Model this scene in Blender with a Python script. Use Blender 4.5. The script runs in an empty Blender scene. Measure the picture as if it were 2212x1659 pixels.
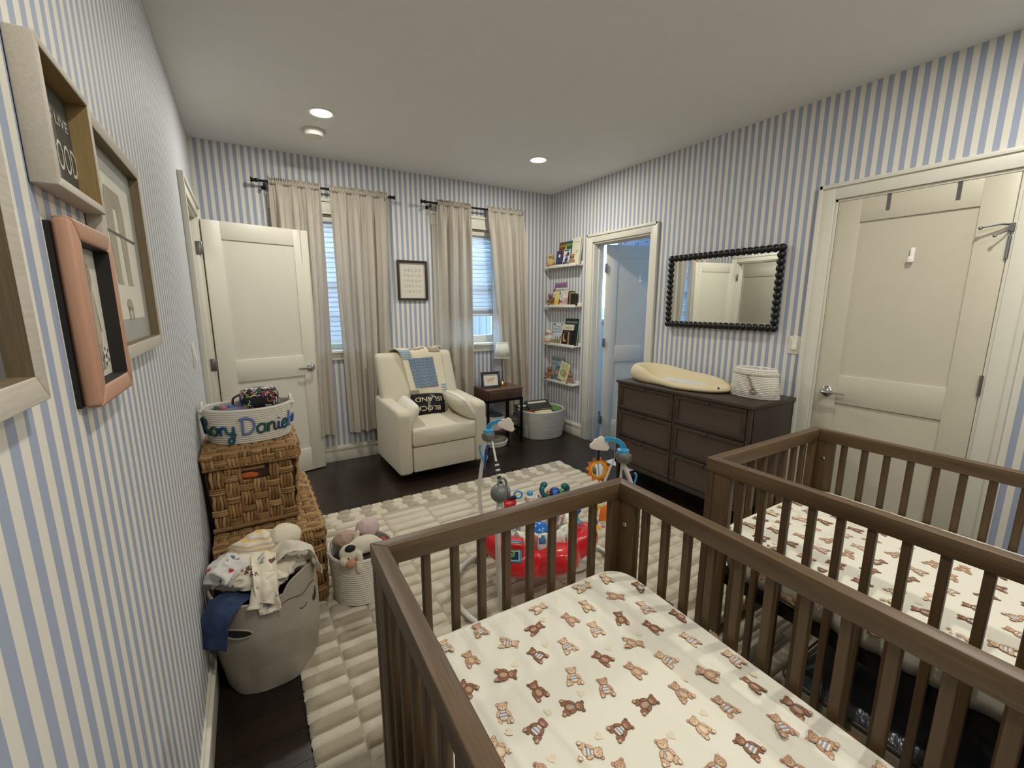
import bpy, math, random
from mathutils import Vector, Matrix, noise
R = math.radians; PI = math.pi; sin = math.sin; cos = math.cos
random.seed(4)
SC = bpy.context.scene
W, D, H, YF = 3.268, 4.127, 2.634, -1.35      # room: x 0..W, y YF..D, z 0..H
# ------------------------------------------------------------------ camera
cam = bpy.data.objects.new('camera', bpy.data.cameras.new('camera'))
SC.collection.objects.link(cam); SC.camera = cam
cam.data.sensor_width = 36; cam.data.lens = 932.12 / 2212 * 36; cam.data.clip_start = 0.02
cr = Vector((0.852594, -0.522573, 0.000561)); cu = Vector((0.094317, 0.154938, 0.983412)); cf = Vector((0.513991, 0.838398, -0.181387))
m = Matrix.Identity(4)
for i in range(3):
    m[i][0] = cr[i]; m[i][1] = cu[i]; m[i][2] = -cf[i]
m.translation = Vector((0.22937, 0.0, 1.43946)); cam.matrix_world = m
# ------------------------------------------------------------------ sky, exposure
wd = bpy.data.worlds.new('sky'); SC.world = wd; wd.use_nodes = True
bg = wd.node_tree.nodes['Background']; bg.inputs[0].default_value = (0.42, 0.66, 1.0, 1); bg.inputs[1].default_value = 14.0
SC.view_settings.view_transform = 'Standard'; SC.view_settings.look = 'None'
SC.view_settings.exposure = 0.0; SC.view_settings.gamma = 1.0; SC.view_settings.use_curve_mapping = False
SC.cycles.max_bounces = 10; SC.cycles.diffuse_bounces = 7; SC.cycles.transparent_max_bounces = 12
LAMP_W = 16.3; LAMP_COL = (0.97, 0.945, 0.875)
LAMPS = [(0.768, 3.2), (2.463, 3.221), (0.768, 0.35), (2.463, 0.35), (1.62, -0.9)]
for (x, y) in LAMPS:
    l = bpy.data.lights.new('downlight_bulb', 'AREA'); l.shape = 'DISK'; l.size = 0.11; l.energy = LAMP_W; l.color = LAMP_COL
    o = bpy.data.objects.new('downlight_bulb', l); o.location = (x, y, H - 0.012); SC.collection.objects.link(o)

# ------------------------------------------------------------------ materials
def lin(h):
    h = h.lstrip('#'); c = [int(h[i:i+2], 16) / 255 for i in (0, 2, 4)]
    return tuple(x / 12.92 if x <= 0.04045 else ((x + 0.055) / 1.055) ** 2.4 for x in c) + (1,)
MC = {}
def nodes(name):
    m = bpy.data.materials.new(name); m.use_nodes = True
    nt = m.node_tree; return m, nt, nt.nodes['Principled BSDF'], nt.nodes, nt.links
def mix(nt, fac, a, b):
    n = nt.nodes.new('ShaderNodeMix'); n.data_type = 'RGBA'
    if isinstance(fac, (int, float)): n.inputs[0].default_value = fac
    else: nt.links.new(fac, n.inputs[0])
    for i, c in ((6, a), (7, b)):
        if isinstance(c, tuple): n.inputs[i].default_value = c
        else: nt.links.new(c, n.inputs[i])
    return n.outputs[2]
def coord(nt, scale=(1, 1, 1), kind='Object'):
    t = nt.nodes.new('ShaderNodeTexCoord'); mp = nt.nodes.new('ShaderNodeMapping'); mp.inputs['Scale'].default_value = scale
    nt.links.new(t.outputs[kind], mp.inputs[0]); return mp.outputs[0]
def tnoise(nt, vec, scale, detail=3, rough=.6):
    n = nt.nodes.new('ShaderNodeTexNoise'); n.inputs['Scale'].default_value = scale; n.inputs['Detail'].default_value = detail
    n.inputs['Roughness'].default_value = rough; nt.links.new(vec, n.inputs['Vector']); return n.outputs['Fac']
def bumpn(nt, h, b, dist=.001, st=1.0):
    n = nt.nodes.new('ShaderNodeBump'); n.inputs['Distance'].default_value = dist; n.inputs['Strength'].default_value = st
    nt.links.new(h, n.inputs['Height']); nt.links.new(n.outputs[0], b.inputs['Normal'])
def M(hexc, rough=.5, metal=0, bump=0, bs=200, var=.06, vs=12, coat=0, sheen=0, emit=0, name=None, stretch=(1, 1, 1), spec=.5):
    k = ('M', hexc, rough, metal, bump, bs, var, vs, coat, sheen, emit, stretch, spec)
    if k in MC: return MC[k]
    m, nt, b, N, L = nodes(name or 'mat_' + hexc.strip('#'))
    c = lin(hexc); v = coord(nt, stretch)
    dk = tuple(x * (1 - var * 2.2) for x in c[:3]) + (1,); lt = tuple(min(1, x * (1 + var)) for x in c[:3]) + (1,)
    col = mix(nt, tnoise(nt, v, vs, 4), dk, lt); L.new(col, b.inputs['Base Color'])
    b.inputs['Roughness'].default_value = rough; b.inputs['Metallic'].default_value = metal
    b.inputs['Coat Weight'].default_value = coat; b.inputs['Sheen Weight'].default_value = sheen
    b.inputs['Specular IOR Level'].default_value = spec
    if emit: b.inputs['Emission Color'].default_value = c; b.inputs['Emission Strength'].default_value = emit
    if bump: bumpn(nt, tnoise(nt, v, bs, 3), b, bump)
    MC[k] = m; return m
def ramp(nt, fac, stops):
    r = nt.nodes.new('ShaderNodeValToRGB'); e = r.color_ramp.elements
    e[0].position, e[0].color = stops[0]; e[1].position, e[1].color = stops[-1]
    for p, c in stops[1:-1]:
        q = e.new(p); q.color = c
    nt.links.new(fac, r.inputs[0]); return r.outputs[0]
def wood(name, c1, c2, axis='x', rough=.45, k=1.0, coat=0):
    key = ('wood', name, axis)
    if key in MC: return MC[key]
    m, nt, b, N, L = nodes(name)
    s = {'x': (1.2, 22, 22), 'y': (22, 1.2, 22), 'z': (22, 22, 1.2)}[axis]
    v = coord(nt, tuple(a * k for a in s)); n1 = tnoise(nt, v, 2.0, 6, .62)
    v2 = coord(nt, tuple(a * k * 5 for a in s)); n2 = tnoise(nt, v2, 3.0, 2)
    col = ramp(nt, n1, [(.3, lin(c1)), (.72, lin(c2))])
    col = mix(nt, n2, col, tuple(x * .8 for x in lin(c1)[:3]) + (1,)); 
    nt.nodes[-1].inputs[0].default_value = .5
    L.new(col, b.inputs['Base Color']); b.inputs['Roughness'].default_value = rough; b.inputs['Coat Weight'].default_value = coat
    bumpn(nt, n2, b, .0004)
    MC[key] = m; return m
def stripes(name, axis, base='#e6e1d4', blue='#a1abbf', period=.049, off=0.0):
    m, nt, b, N, L = nodes(name)
    t = N.new('ShaderNodeTexCoord'); s = N.new('ShaderNodeSeparateXYZ'); L.new(t.outputs['Object'], s.inputs[0])
    a = N.new('ShaderNodeMath'); a.operation = 'MULTIPLY_ADD'; a.inputs[1].default_value = 1 / period; a.inputs[2].default_value = off + 100
    L.new(s.outputs[axis], a.inputs[0])
    f = N.new('ShaderNodeMath'); f.operation = 'FRACT'; L.new(a.outputs[0], f.inputs[0])
    g = N.new('ShaderNodeMath'); g.operation = 'GREATER_THAN'; g.inputs[1].default_value = .5; L.new(f.outputs[0], g.inputs[0])
    sp = tnoise(nt, t.outputs['Object'], 900, 1)
    c1 = mix(nt, sp, lin(base), tuple(x * .86 for x in lin(base)[:3]) + (1,)); c2 = mix(nt, sp, lin(blue), tuple(x * .86 for x in lin(blue)[:3]) + (1,))
    L.new(mix(nt, g.outputs[0], c1, c2), b.inputs['Base Color']); b.inputs['Roughness'].default_value = .62
    bumpn(nt, sp, b, .0003); return m
def translucent(name, hexc, amt=.35, rough=.6, wet=None):
    if name in MC: return MC[name]
    m, nt, b, N, L = nodes(name); c = lin(hexc); b.inputs['Base Color'].default_value = c; b.inputs['Roughness'].default_value = rough
    v = coord(nt, wet or (1, 1, 1)); n = tnoise(nt, v, 300, 2); bumpn(nt, n, b, .0006)
    L.new(mix(nt, tnoise(nt, v, 25, 3), tuple(x * .88 for x in c[:3]) + (1,), c), b.inputs['Base Color'])
    t = N.new('ShaderNodeBsdfTranslucent'); t.inputs[0].default_value = c; x = N.new('ShaderNodeMixShader'); x.inputs[0].default_value = amt
    o = N['Material Output']; L.new(b.outputs[0], x.inputs[1]); L.new(t.outputs[0], x.inputs[2]); L.new(x.outputs[0], o.inputs[0])
    MC[name] = m; return m
def weave_mat(name, a, b_, sx, sy, sz, rough=.8):
    m, nt, b, N, L = nodes(name); v = coord(nt, (sx, sy, sz))
    c = N.new('ShaderNodeTexChecker'); c.inputs['Scale'].default_value = 1; L.new(v, c.inputs[0]); c.inputs[1].default_value = lin(a); c.inputs[2].default_value = lin(b_)
    n = tnoise(nt, v, .7, 3); L.new(mix(nt, n, c.outputs[0], lin(b_)), b.inputs['Base Color'])
    b.inputs['Roughness'].default_value = rough; bumpn(nt, c.outputs[1], b, .0006); return m
WHITE = M('#d9d5c6', .38, bump=.0002, bs=90, var=.02, name='white_trim_paint')
DOORW = M('#d8d3c3', .42, bump=.0002, bs=90, var=.02, name='white_door_paint')
DOORG = M('#c9c2ae', .42, bump=.0002, bs=90, var=.02, name='closet_door_paint')
CHROME = M('#d0d0d2', .12, 1, var=.02, name='chrome'); STEEL = M('#9a9a9c', .3, 1, var=.05, name='brushed_steel')
BLACK = M('#141312', .4, var=.05); BLACKM = M('#1a1816', .35, .6, var=.05, name='black_metal')
# ------------------------------------------------------------------ mesh builder
class MB:
    def __init__(s): s.v = []; s.f = []; s.mi = []; s.mats = []; s.cur = 0; s.X = Matrix.Identity(4)
    def use(s, mat):
        if mat not in s.mats: s.mats.append(mat)
        s.cur = s.mats.index(mat); return s
    def add(s, vs, fs):
        n = len(s.v); X = s.X
        s.v += [X @ Vector(p) for p in vs]
        s.f += [tuple(i + n for i in f) for f in fs]; s.mi += [s.cur] * len(fs); return s
    def box(s, x0, x1, y0, y1, z0, z1):
        return s.add([(x0,y0,z0),(x1,y0,z0),(x1,y1,z0),(x0,y1,z0),(x0,y0,z1),(x1,y0,z1),(x1,y1,z1),(x0,y1,z1)],
            [(0,3,2,1),(4,5,6,7),(0,1,5,4),(1,2,6,5),(2,3,7,6),(3,0,4,7)])
    def grid(s, fn, nu, nv, cu=False, cv=False):
        U = nu if cu else nu + 1; V = nv if cv else nv + 1
        vs = [fn(i / nu, j / nv) for j in range(V) for i in range(U)]
        fs = [(j*U+i, j*U+(i+1)%U, ((j+1)%V)*U+(i+1)%U, ((j+1)%V)*U+i) for j in range(nv) for i in range(nu)]
        return s.add(vs, fs)
    def lathe(s, prof, n=24, c=(0, 0, 0), sx=1, sy=1, mod=None, caps=True):
        k = len(prof); vs = []
        for (r, z) in prof:
            for i in range(n):
                a = 2 * PI * i / n; q = r * (mod(a, z) if mod else 1)
                vs.append((c[0] + q * cos(a) * sx, c[1] + q * sin(a) * sy, c[2] + z))
        fs = [(j*n+i, j*n+(i+1)%n, (j+1)*n+(i+1)%n, (j+1)*n+i) for j in range(k-1) for i in range(n)]
        if caps:
            if prof[0][0] > 1e-5: fs.append(tuple(range(n))[::-1])
            if prof[-1][0] > 1e-5: fs.append(tuple((k-1)*n+i for i in range(n)))
        return s.add(vs, fs)
    def tube(s, pts, r=.01, n=8, closed=False, sq=None):
        pts = [Vector(p) for p in pts]; K = len(pts); rr = r if isinstance(r, (list, tuple)) else [r] * K
        t0 = (pts[1] - pts[0]).normalized(); up = Vector((0, 0, 1)) if abs(t0.z) < .9 else Vector((1, 0, 0))
        a = t0.cross(up).normalized(); vs = []
        for i, p in enumerate(pts):
            t = ((pts[(i+1) % K] - pts[i-1]) if (closed or 0 < i < K-1) else (pts[1]-pts[0] if i == 0 else pts[-1]-pts[-2]))
            if t.length < 1e-9: t = t0
            t.normalize(); a = (a - t * a.dot(t))
            if a.length < 1e-6: a = t.orthogonal()
            a.normalize(); b = t.cross(a)
            for j in range(n):
                th = 2 * PI * j / n + (PI / 4 if n == 4 else 0)
                vs.append(p + (a * cos(th) * (sq or 1) + b * sin(th)) * rr[i])
        fs = [(i*n+j, i*n+(j+1)%n, ((i+1)%K)*n+(j+1)%n, ((i+1)%K)*n+j) for i in range(K if closed else K-1) for j in range(n)]
        if not closed: fs += [tuple(range(n))[::-1], tuple((K-1)*n+j for j in range(n))]
        return s.add(vs, fs)
    def ball(s, c, r, nu=16, nv=10, fn=None):
        rx, ry, rz = r if isinstance(r, (tuple, list)) else (r, r, r); vs = []; fs = []
        for j in range(nv + 1):
            ph = -PI / 2 + PI * j / nv
            for i in range(nu):
                th = 2 * PI * i / nu; d = (cos(ph) * cos(th), cos(ph) * sin(th), sin(ph)); q = fn(d) if fn else 1
                vs.append((c[0] + rx * d[0] * q, c[1] + ry * d[1] * q, c[2] + rz * d[2] * q))
        for j in range(nv):
            for i in range(nu): fs.append((j*nu+i, j*nu+(i+1)%nu, (j+1)*nu+(i+1)%nu, (j+1)*nu+i))
        return s.add(vs, fs)
    def prism(s, poly, z0, z1, O=(0,0,0), U=(1,0,0), V=(0,1,0), N=(0,0,1)):
        O, U, V, N = map(Vector, (O, U, V, N)); n = len(poly)
        vs = [O + U*x + V*y + N*z0 for x, y in poly] + [O + U*x + V*y + N*z1 for x, y in poly]
        return s.add(vs, [tuple(range(n))[::-1], tuple(range(n, 2*n))] + [(i, (i+1)%n, n+(i+1)%n, n+i) for i in range(n)])
    def flat(s, poly, z, O=(0,0,0), U=(1,0,0), V=(0,1,0), N=(0,0,1)):
        O, U, V, N = map(Vector, (O, U, V, N))
        return s.add([O + U*x + V*y + N*z for x, y in poly], [tuple(range(len(poly)))])
    def build(s, name, mat=None, parent=None, smooth=35, bevel=0, seg=2, world=True, solid=0, sub=0, kind=None, label=None):
        if mat is None: mats = s.mats
        else: mats = [mat]
        me = bpy.data.meshes.new(name); V = s.v
        if parent is not None and world:
            inv = TM[parent.name].inverted() if parent.name in TM else None
            if inv is not None: V = [inv @ p for p in V]
        me.from_pydata([tuple(p) for p in V], [], s.f)
        for q in mats: me.materials.append(q)
        if len(mats) > 1: me.polygons.foreach_set('material_index', s.mi)
        me.validate(); me.update()
        if smooth: me.shade_smooth(); me.set_sharp_from_angle(angle=R(smooth))
        o = bpy.data.objects.new(name, me); SC.collection.objects.link(o)
        if parent is not None: o.parent = parent; TM[o.name] = TM.get(parent.name, Matrix.Identity(4))
        if bevel:
            q = o.modifiers.new('b', 'BEVEL'); q.width = bevel; q.segments = seg; q.limit_method = 'ANGLE'; q.angle_limit = R(40); q.harden_normals = False
            if smooth: me.set_sharp_from_angle(angle=R(180))
        if sub: q = o.modifiers.new('s', 'SUBSURF'); q.levels = sub; q.render_levels = sub
        if solid: q = o.modifiers.new('t', 'SOLIDIFY'); q.thickness = solid; q.offset = 0
        if kind: o['kind'] = kind
        if label: o['label'] = label
        return o
TM = {}
def thing(name, label, cat, loc=(0, 0, 0), rz=0, group=None):
    o = bpy.data.objects.new(name, None); SC.collection.objects.link(o); o.empty_display_size = .05
    o.location = loc; o.rotation_euler = (0, 0, R(rz)); TM[o.name] = Matrix.Translation(loc) @ Matrix.Rotation(R(rz), 4, 'Z')
    o['label'] = label; o['category'] = cat
    if group: o['group'] = group
    return o
def tag(o, label, cat, group=None):
    o['label'] = label; o['category'] = cat
    if group: o['group'] = group
    return o
def struct(o): o['kind'] = 'structure'; return o
def sbox(name, mat, *b, parent=None, bevel=0, label=None):
    o = MB().box(*b).build(name, mat, parent, bevel=bevel, smooth=0 if not bevel else 35, label=label)
    if parent is None: o['kind'] = 'structure'
    return o
def circ(x, y, rx, ry=None, n=14, rot=0, a0=0, a1=360):
    ry = ry or rx; c, s = cos(R(rot)), sin(R(rot)); out = []; full = abs(a1 - a0) >= 360
    for i in range(n if full else n + 1):
        a = R(a0 + (a1 - a0) * i / n); px, py = rx * cos(a), ry * sin(a); out.append((x + px*c - py*s, y + px*s + py*c))
    return out
def rrect(x0, x1, y0, y1, r, n=4):
    out = []
    for cx, cy, a in ((x1-r, y1-r, 0), (x0+r, y1-r, 90), (x0+r, y0+r, 180), (x1-r, y0+r, 270)):
        out += [(cx + r*cos(R(a + 90*i/n)), cy + r*sin(R(a + 90*i/n))) for i in range(n+1)]
    return out
def catmull(P, n=8, closed=False):
    P = [Vector(p) for p in P]; K = len(P); out = []
    for i in range(K if closed else K - 1):
        a, b, c, d = (P[(i-1) % K] if closed or i else P[0]*2-P[1]), P[i], P[(i+1) % K], (P[(i+2) % K] if closed or i+2 < K else P[-1]*2-P[-2])
        for k in range(n):
            t = k / n; out.append(.5*((2*b) + (c-a)*t + (2*a-5*b+4*c-d)*t*t + (3*b-a-3*c+d)*t**3))
    if not closed: out.append(P[-1])
    return out
TXT = {}
def text_polys(body):
    """outline triangles of a line of text, cap height 1, from the built-in font"""
    if body not in TXT:
        c = bpy.data.curves.new('t', 'FONT'); c.body = body; c.align_x = 'CENTER'; c.resolution_u = 3
        o = bpy.data.objects.new('t', c); SC.collection.objects.link(o); dg = bpy.context.evaluated_depsgraph_get()
        me = bpy.data.meshes.new_from_object(o.evaluated_get(dg))
        TXT[body] = ([(v.co.x, v.co.y) for v in me.vertices], [tuple(p.vertices) for p in me.polygons])
        bpy.data.objects.remove(o); bpy.data.meshes.remove(me); bpy.data.curves.remove(c)
    return TXT[body]
def put_text(mb, body, x, y, size, O, U, V, N, z=.0008, wx=1.0, fn=None, width=None):
    vs, fs = text_polys(body)
    if not vs: return
    if width: w = max(v[0] for v in vs) - min(v[0] for v in vs); wx = width / (w * size)
    O, U, V, N = map(Vector, (O, U, V, N))
    q = [(x + a*size*wx, y + b*size) for a, b in vs]
    mb.add([fn(a, b) for a, b in q] if fn else [O + U*a + V*b + N*z for a, b in q], fs)
def fb(p, s=1.0, seed=0): return noise.noise(Vector(p) * s + Vector((seed * 7.3, seed * 3.1, seed)))
def remeshed(name, mat, balls, parent, vox=.004, fuzz=0, world=True, label=None):
    """one continuous body grown from overlapping ellipsoids"""
    mb = MB()
    for b in balls:
        c, r = b[0], b[1]
        if len(b) > 2:
            X = mb.X; mb.X = X @ Matrix.Translation(c) @ Matrix.Rotation(R(b[2][1]), 4, b[2][0]); mb.ball((0, 0, 0), r, 14, 9); mb.X = X
        else: mb.ball(c, r, 14, 9)
    o = mb.build(name, mat, parent, smooth=180, world=world, label=label)
    q = o.modifiers.new('r', 'REMESH'); q.mode = 'VOXEL'; q.voxel_size = vox; q.use_smooth_shade = True
    q = o.modifiers.new('s', 'SMOOTH'); q.factor = .6; q.iterations = 4
    return o
# ================================================================== THE ROOM
WPX = stripes('striped_wallpaper_back', 0); WPY = stripes('striped_wallpaper_side', 1)
CEIL = M('#e9e8e5', .8, bump=.0004, bs=160, var=.02, name='ceiling_paint')
# left wall with a doorway, right wall with two doorways, back wall with two windows
DL = (3.02, 3.855, 2.045); DB = (2.665, 3.40, 2.045); DC = (0.555, 1.300, 2.045)
w = MB(); T = .125
w.box(-T, 0, YF, DL[0], 0, H); w.box(-T, 0, DL[0], DL[1], DL[2], H); w.box(-T, 0, DL[1], D + .15, 0, H)
struct(w.build('wall_left', WPY, smooth=0))
w = MB(); w.box(W, W+T, YF, DC[0], 0, H); w.box(W, W+T, DC[0], DC[1], DC[2], H); w.box(W, W+T, DC[1], DB[0], 0, H)
w.box(W, W+T, DB[0], DB[1], DB[2], H); w.box(W, W+T, DB[1], D + .15, 0, H)
struct(w.build('wall_right', WPY, smooth=0))
WIN = [(.56, 1.26), (1.93, 2.63)]; WZ0, WZ1 = 1.03, 2.19
w = MB(); xs = [0, WIN[0][0], WIN[0][1], WIN[1][0], WIN[1][1], W]
for i in (0, 2, 4): w.box(xs[i], xs[i+1], D, D+.15, 0, H)
for a, b in WIN: w.box(a, b, D, D+.15, 0, WZ0); w.box(a, b, D, D+.15, WZ1, H)
struct(w.build('wall_back', WPX, smooth=0))
sbox('wall_front', WPX, -T, W+T, YF-.12, YF, 0, H)
sbox('ceiling', CEIL, -T, W+T, YF-.12, D+.15, H, H+.1)
# dark hardwood floor: a subfloor with every plank on it
FW = [wood('dark_floor_oak_' + 'abc'[i], a, b, 'x', .3, .8, .15) for i, (a, b) in enumerate((('#1d1410', '#38271d'), ('#201611', '#33241b'), ('#19120e', '#2e2119')))]
fl = sbox('floor', M('#0c0806', .8), -T, W+T, YF-.12, D+.15, -.06, -.012)
y = YF; row = 0; pw = .127; PM = {}
while y < D:
    x = -.02 - random.random() * .7
    while x < W:
        L_ = random.choice((.9, 1.2, 1.5)); x0, x1 = max(x, -.0), min(x + L_, W); y1 = min(y + pw, D)
        if x1 - x0 > .05:
            me = MB().box(x0 + .0008, x1 - .0008, y + .0008, y1 - .0008, -.012, 0)
            me.build('plank', FW[(row + int(x0 * 3)) % 3], fl, smooth=0)
        x += L_
    y += pw; row += 1
# trims -------------------------------------------------------------
def casing(name, axis, c, a0, a1, z1, out, wd_=.075, th=.018, sill=False, z0=0):
    """door or window casing on a wall plane: two legs and a head, each with a raised outer band"""
    mb = MB()
    def bb(u0, u1, za, zb, t0, t1):
        p, q = sorted((c + out*t0, c + out*t1))
        if axis == 'x': mb.box(p, q, u0, u1, za, zb)
        else: mb.box(u0, u1, p, q, za, zb)
    for s, e in ((a0, -1), (a1, 1)):
        u = sorted((s, s + e*wd_)); bb(u[0], u[1], z0, z1 + wd_, 0, th)
        u = sorted((s + e*(wd_-.018), s + e*(wd_+.004))); bb(u[0], u[1], z0, z1 + wd_ + .004, 0, th + .01)
    bb(a0, a1, z1, z1 + wd_, 0, th); bb(a0 - wd_, a1 + wd_, z1 + wd_ - .018, z1 + wd_ + .004, 0, th + .01)
    return mb
def jamb(mb, axis, c, a0, a1, z1, depth, out, stop=None, z0=0):
    p, q = sorted((c, c - out*depth))
    def bb(u0, u1, za, zb, p_=p, q_=q):
        if axis == 'x': mb.box(p_, q_, u0, u1, za, zb)
        else: mb.box(u0, u1, p_, q_, za, zb)
    bb(a0, a0+.015, z0, z1); bb(a1-.015, a1, z0, z1); bb(a0, a1, z1-.015, z1)
    if stop is not None:
        p2, q2 = sorted((c - out*stop, c - out*(stop+.035)))
        bb(a0+.015, a0+.026, z0, z1, p2, q2); bb(a1-.026, a1-.015, z0, z1, p2, q2); bb(a0, a1, z1-.026, z1-.015, p2, q2)
mb = casing('trim', 'x', 0, DL[0], DL[1], DL[2], 1); jamb(mb, 'x', 0.004, DL[0], DL[1], DL[2], T+.01, 1, .045); struct(mb.build('trim_1', WHITE, bevel=.002))
mb = casing('trim', 'x', W, DB[0], DB[1], DB[2], -1); jamb(mb, 'x', W-.004, DB[0], DB[1], DB[2], T+.01, -1, .06); struct(mb.build('trim_2', WHITE, bevel=.002))
mb = casing('trim', 'x', W, DC[0], DC[1], DC[2], -1, wd_=.085); jamb(mb, 'x', W-.004, DC[0], DC[1], DC[2], T+.01, -1, .05); struct(mb.build('trim_3', WHITE, bevel=.002))
mb = MB()
for a, b in ((DC[0], DC[1]), (DB[0], DB[1])):
    pass
def base(name, segs):
    mb = MB()
    for (x0, x1, y0, y1, ax) in segs:
        mb.box(x0, x1, y0, y1, 0, .125)
        t = .006
        if ax == 'x+': mb.box(x0, x1 + t, y0, y1, .125-.02, .133); mb.box(x0, x1-.006, y0, y1, .133, .146)
        if ax == 'x-': mb.box(x0 - t, x1, y0, y1, .125-.02, .133); mb.box(x0+.006, x1, y0, y1, .133, .146)
        if ax == 'y-': mb.box(x0, x1, y0 - t, y1, .125-.02, .133); mb.box(x0, x1, y0+.006, y1, .133, .146)
    struct(mb.build(name, WHITE, bevel=.0015))
base('baseboard_left', [(0, .014, YF, DL[0]-.08, 'x+'), (0, .014, DL[1]+.08, D, 'x+')])
base('baseboard_right', [(W-.014, W, DB[1]+.08, D, 'x-'), (W-.014, W, DC[1]+.09, DB[0]-.08, 'x-'), (W-.014, W, YF, DC[0]-.09, 'x-')])
base('baseboard_back', [(0, W, D-.014, D, 'y-')])
# windows -----------------------------------------------------------
GLASS = bpy.data.materials.new('window_glass'); GLASS.use_nodes = True
g = GLASS.node_tree.nodes['Principled BSDF']; g.inputs['Base Color'].default_value = (.92, .97, 1, 1); g.inputs['Roughness'].default_value = 0; g.inputs['Transmission Weight'].default_value = 1; g.inputs['IOR'].default_value = 1.02
SLAT = translucent('blind_slat_white', '#e8eaec', .4, .4)
for i, (a, b) in enumerate(WIN):
    mb = MB()
    for u0, u1 in ((a-.08, a), (b, b+.08)): mb.box(u0, u1, D-.018, D, WZ0, WZ1+.0)
    mb.box(a-.09, b+.09, D-.02, D, WZ1, WZ1+.10); mb.box(a-.1, b+.1, D-.032, D, WZ1+.10, WZ1+.125); mb.box(a-.085, b+.085, D-.026, D, WZ1+.0, WZ1+.012)
    mb.box(a-.09, b+.09, D-.02, D, WZ0-.085, WZ0-.022)
    struct(mb.build('trim_%d' % (4 + i), WHITE, bevel=.002))
    wf = MB(); Y0, Y1 = D+.085, D+.125
    wf.box(a, a+.04, Y0, Y1, WZ0, WZ1); wf.box(b-.04, b, Y0, Y1, WZ0, WZ1); wf.box(a, b, Y0, Y1, WZ1-.04, WZ1); wf.box(a, b, Y0, Y1, WZ0, WZ0+.03)
    wf.box(a, a+.012, D, D+.15, WZ0, WZ1); wf.box(b-.012, b, D, D+.15, WZ0, WZ1); wf.box(a, b, D, D+.15, WZ1-.012, WZ1)
    wn = wf.build('window_%d' % (i+1), WHITE, bevel=.002); struct(wn)
    MB().box(a-.1, b+.1, D-.045, D+.085, WZ0-.022, WZ0+.004).build('window_sill', WHITE, wn, bevel=.004)
    zm = (WZ0+WZ1)/2
    for (za, zb, yy) in ((WZ0+.03, zm+.02, D+.09), (zm-.02, WZ1-.04, D+.108)):
        s = MB(); s.box(a+.04, a+.075, yy, yy+.02, za, zb); s.box(b-.075, b-.04, yy, yy+.02, za, zb); s.box(a+.075, b-.075, yy, yy+.02, za, za+.05); s.box(a+.075, b-.075, yy, yy+.02, zb-.04, zb)
        xm = (a+b)/2; s.box(xm-.009, xm+.009, yy+.004, yy+.016, za+.05, zb-.04); s.box(a+.075, b-.075, yy+.004, yy+.016, (za+zb)/2-.009, (za+zb)/2+.009)
        so = s.build('window_sash', WHITE, wn, bevel=.001)
        MB().box(a+.07, b-.07, yy+.009, yy+.012, za+.04, zb-.03).build('pane', GLASS, so, smooth=0)
    # venetian blind
    bl = thing('window_blind', ['white venetian blind lowered fully in the window behind the open door', 'white venetian blind half raised in the window beside the lamp'][i], 'blind', ((a+b)/2, D+.045, WZ0), 0)
    MB().box(a+.014, b-.014, D+.015, D+.07, WZ1-.055, WZ1-.013).build('headrail', WHITE, bl, bevel=.003)
    zb = (WZ0+.07, 1.385)[i]; z = WZ1-.075; tilt = (72, 66)[i]; sm = None
    while z > zb:
        if sm is None:
            s = MB(); hw = .024
            s.grid(lambda u, v: (a+.016+(b-a-.032)*u, (v-.5)*2*hw*cos(R(tilt)) - .0*v, -(v-.5)*2*hw*sin(R(tilt))*-1 + .003*sin(PI*v)), 1, 4)
            s.v = [p + Vector((-(a+b)/2, 0, 0)) for p in s.v]
            sm = s.build('slat', SLAT, None, smooth=60, solid=.0022); o = sm
        else: o = sm.copy(); SC.collection.objects.link(o)
        o.parent = bl; o.location = (0, 0, z - WZ0); o.rotation_euler = (R(random.uniform(-1.5, 1.5)), 0, 0)
        z -= .0425
    if i == 1:
        for k in range(9):
            o = sm.copy(); SC.collection.objects.link(o); o.parent = bl; o.location = (0, 0, zb - .004*k - WZ0); o.rotation_euler = (R(-30), 0, 0)
        zb -= .04
    MB().box(a+.016, b-.016, D+.03, D+.06, zb-.028, zb-.01).build('bottom_rail', WHITE, bl, bevel=.003)
    for xx in (a+.12, b-.12):
        MB().tube([(xx, D+.018, WZ1-.05), (xx, D+.018, zb-.01)], .0015, 4).build('ladder_cord', WHITE, bl)
# outside: ground, fence
GR = M('#6f7a5c', .9, var=.1); struct(MB().box(-6, 9, D+.2, 12, -.6, -.5).build('ground_outside', GR, smooth=0))
fe = thing('garden_fence', 'pale wooden board fence outside the half covered window', 'fence', (2.2, 7.2, -.5))
FM = wood('weathered_board', '#5d5a56', '#8a8680', 'z', .7, .5)
MB().box(-2, 8, 7.24, 7.28, .1, .2).box(-2, 8, 7.24, 7.28, 1.1, 1.2).build('rail', FM, fe, smooth=0)
for k in range(66): MB().box(-2 + k*.152, -2+k*.152+.142, 7.2, 7.222, -.5, 1.35 + .01*(k % 3)).build('board', FM, fe, smooth=0)
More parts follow.
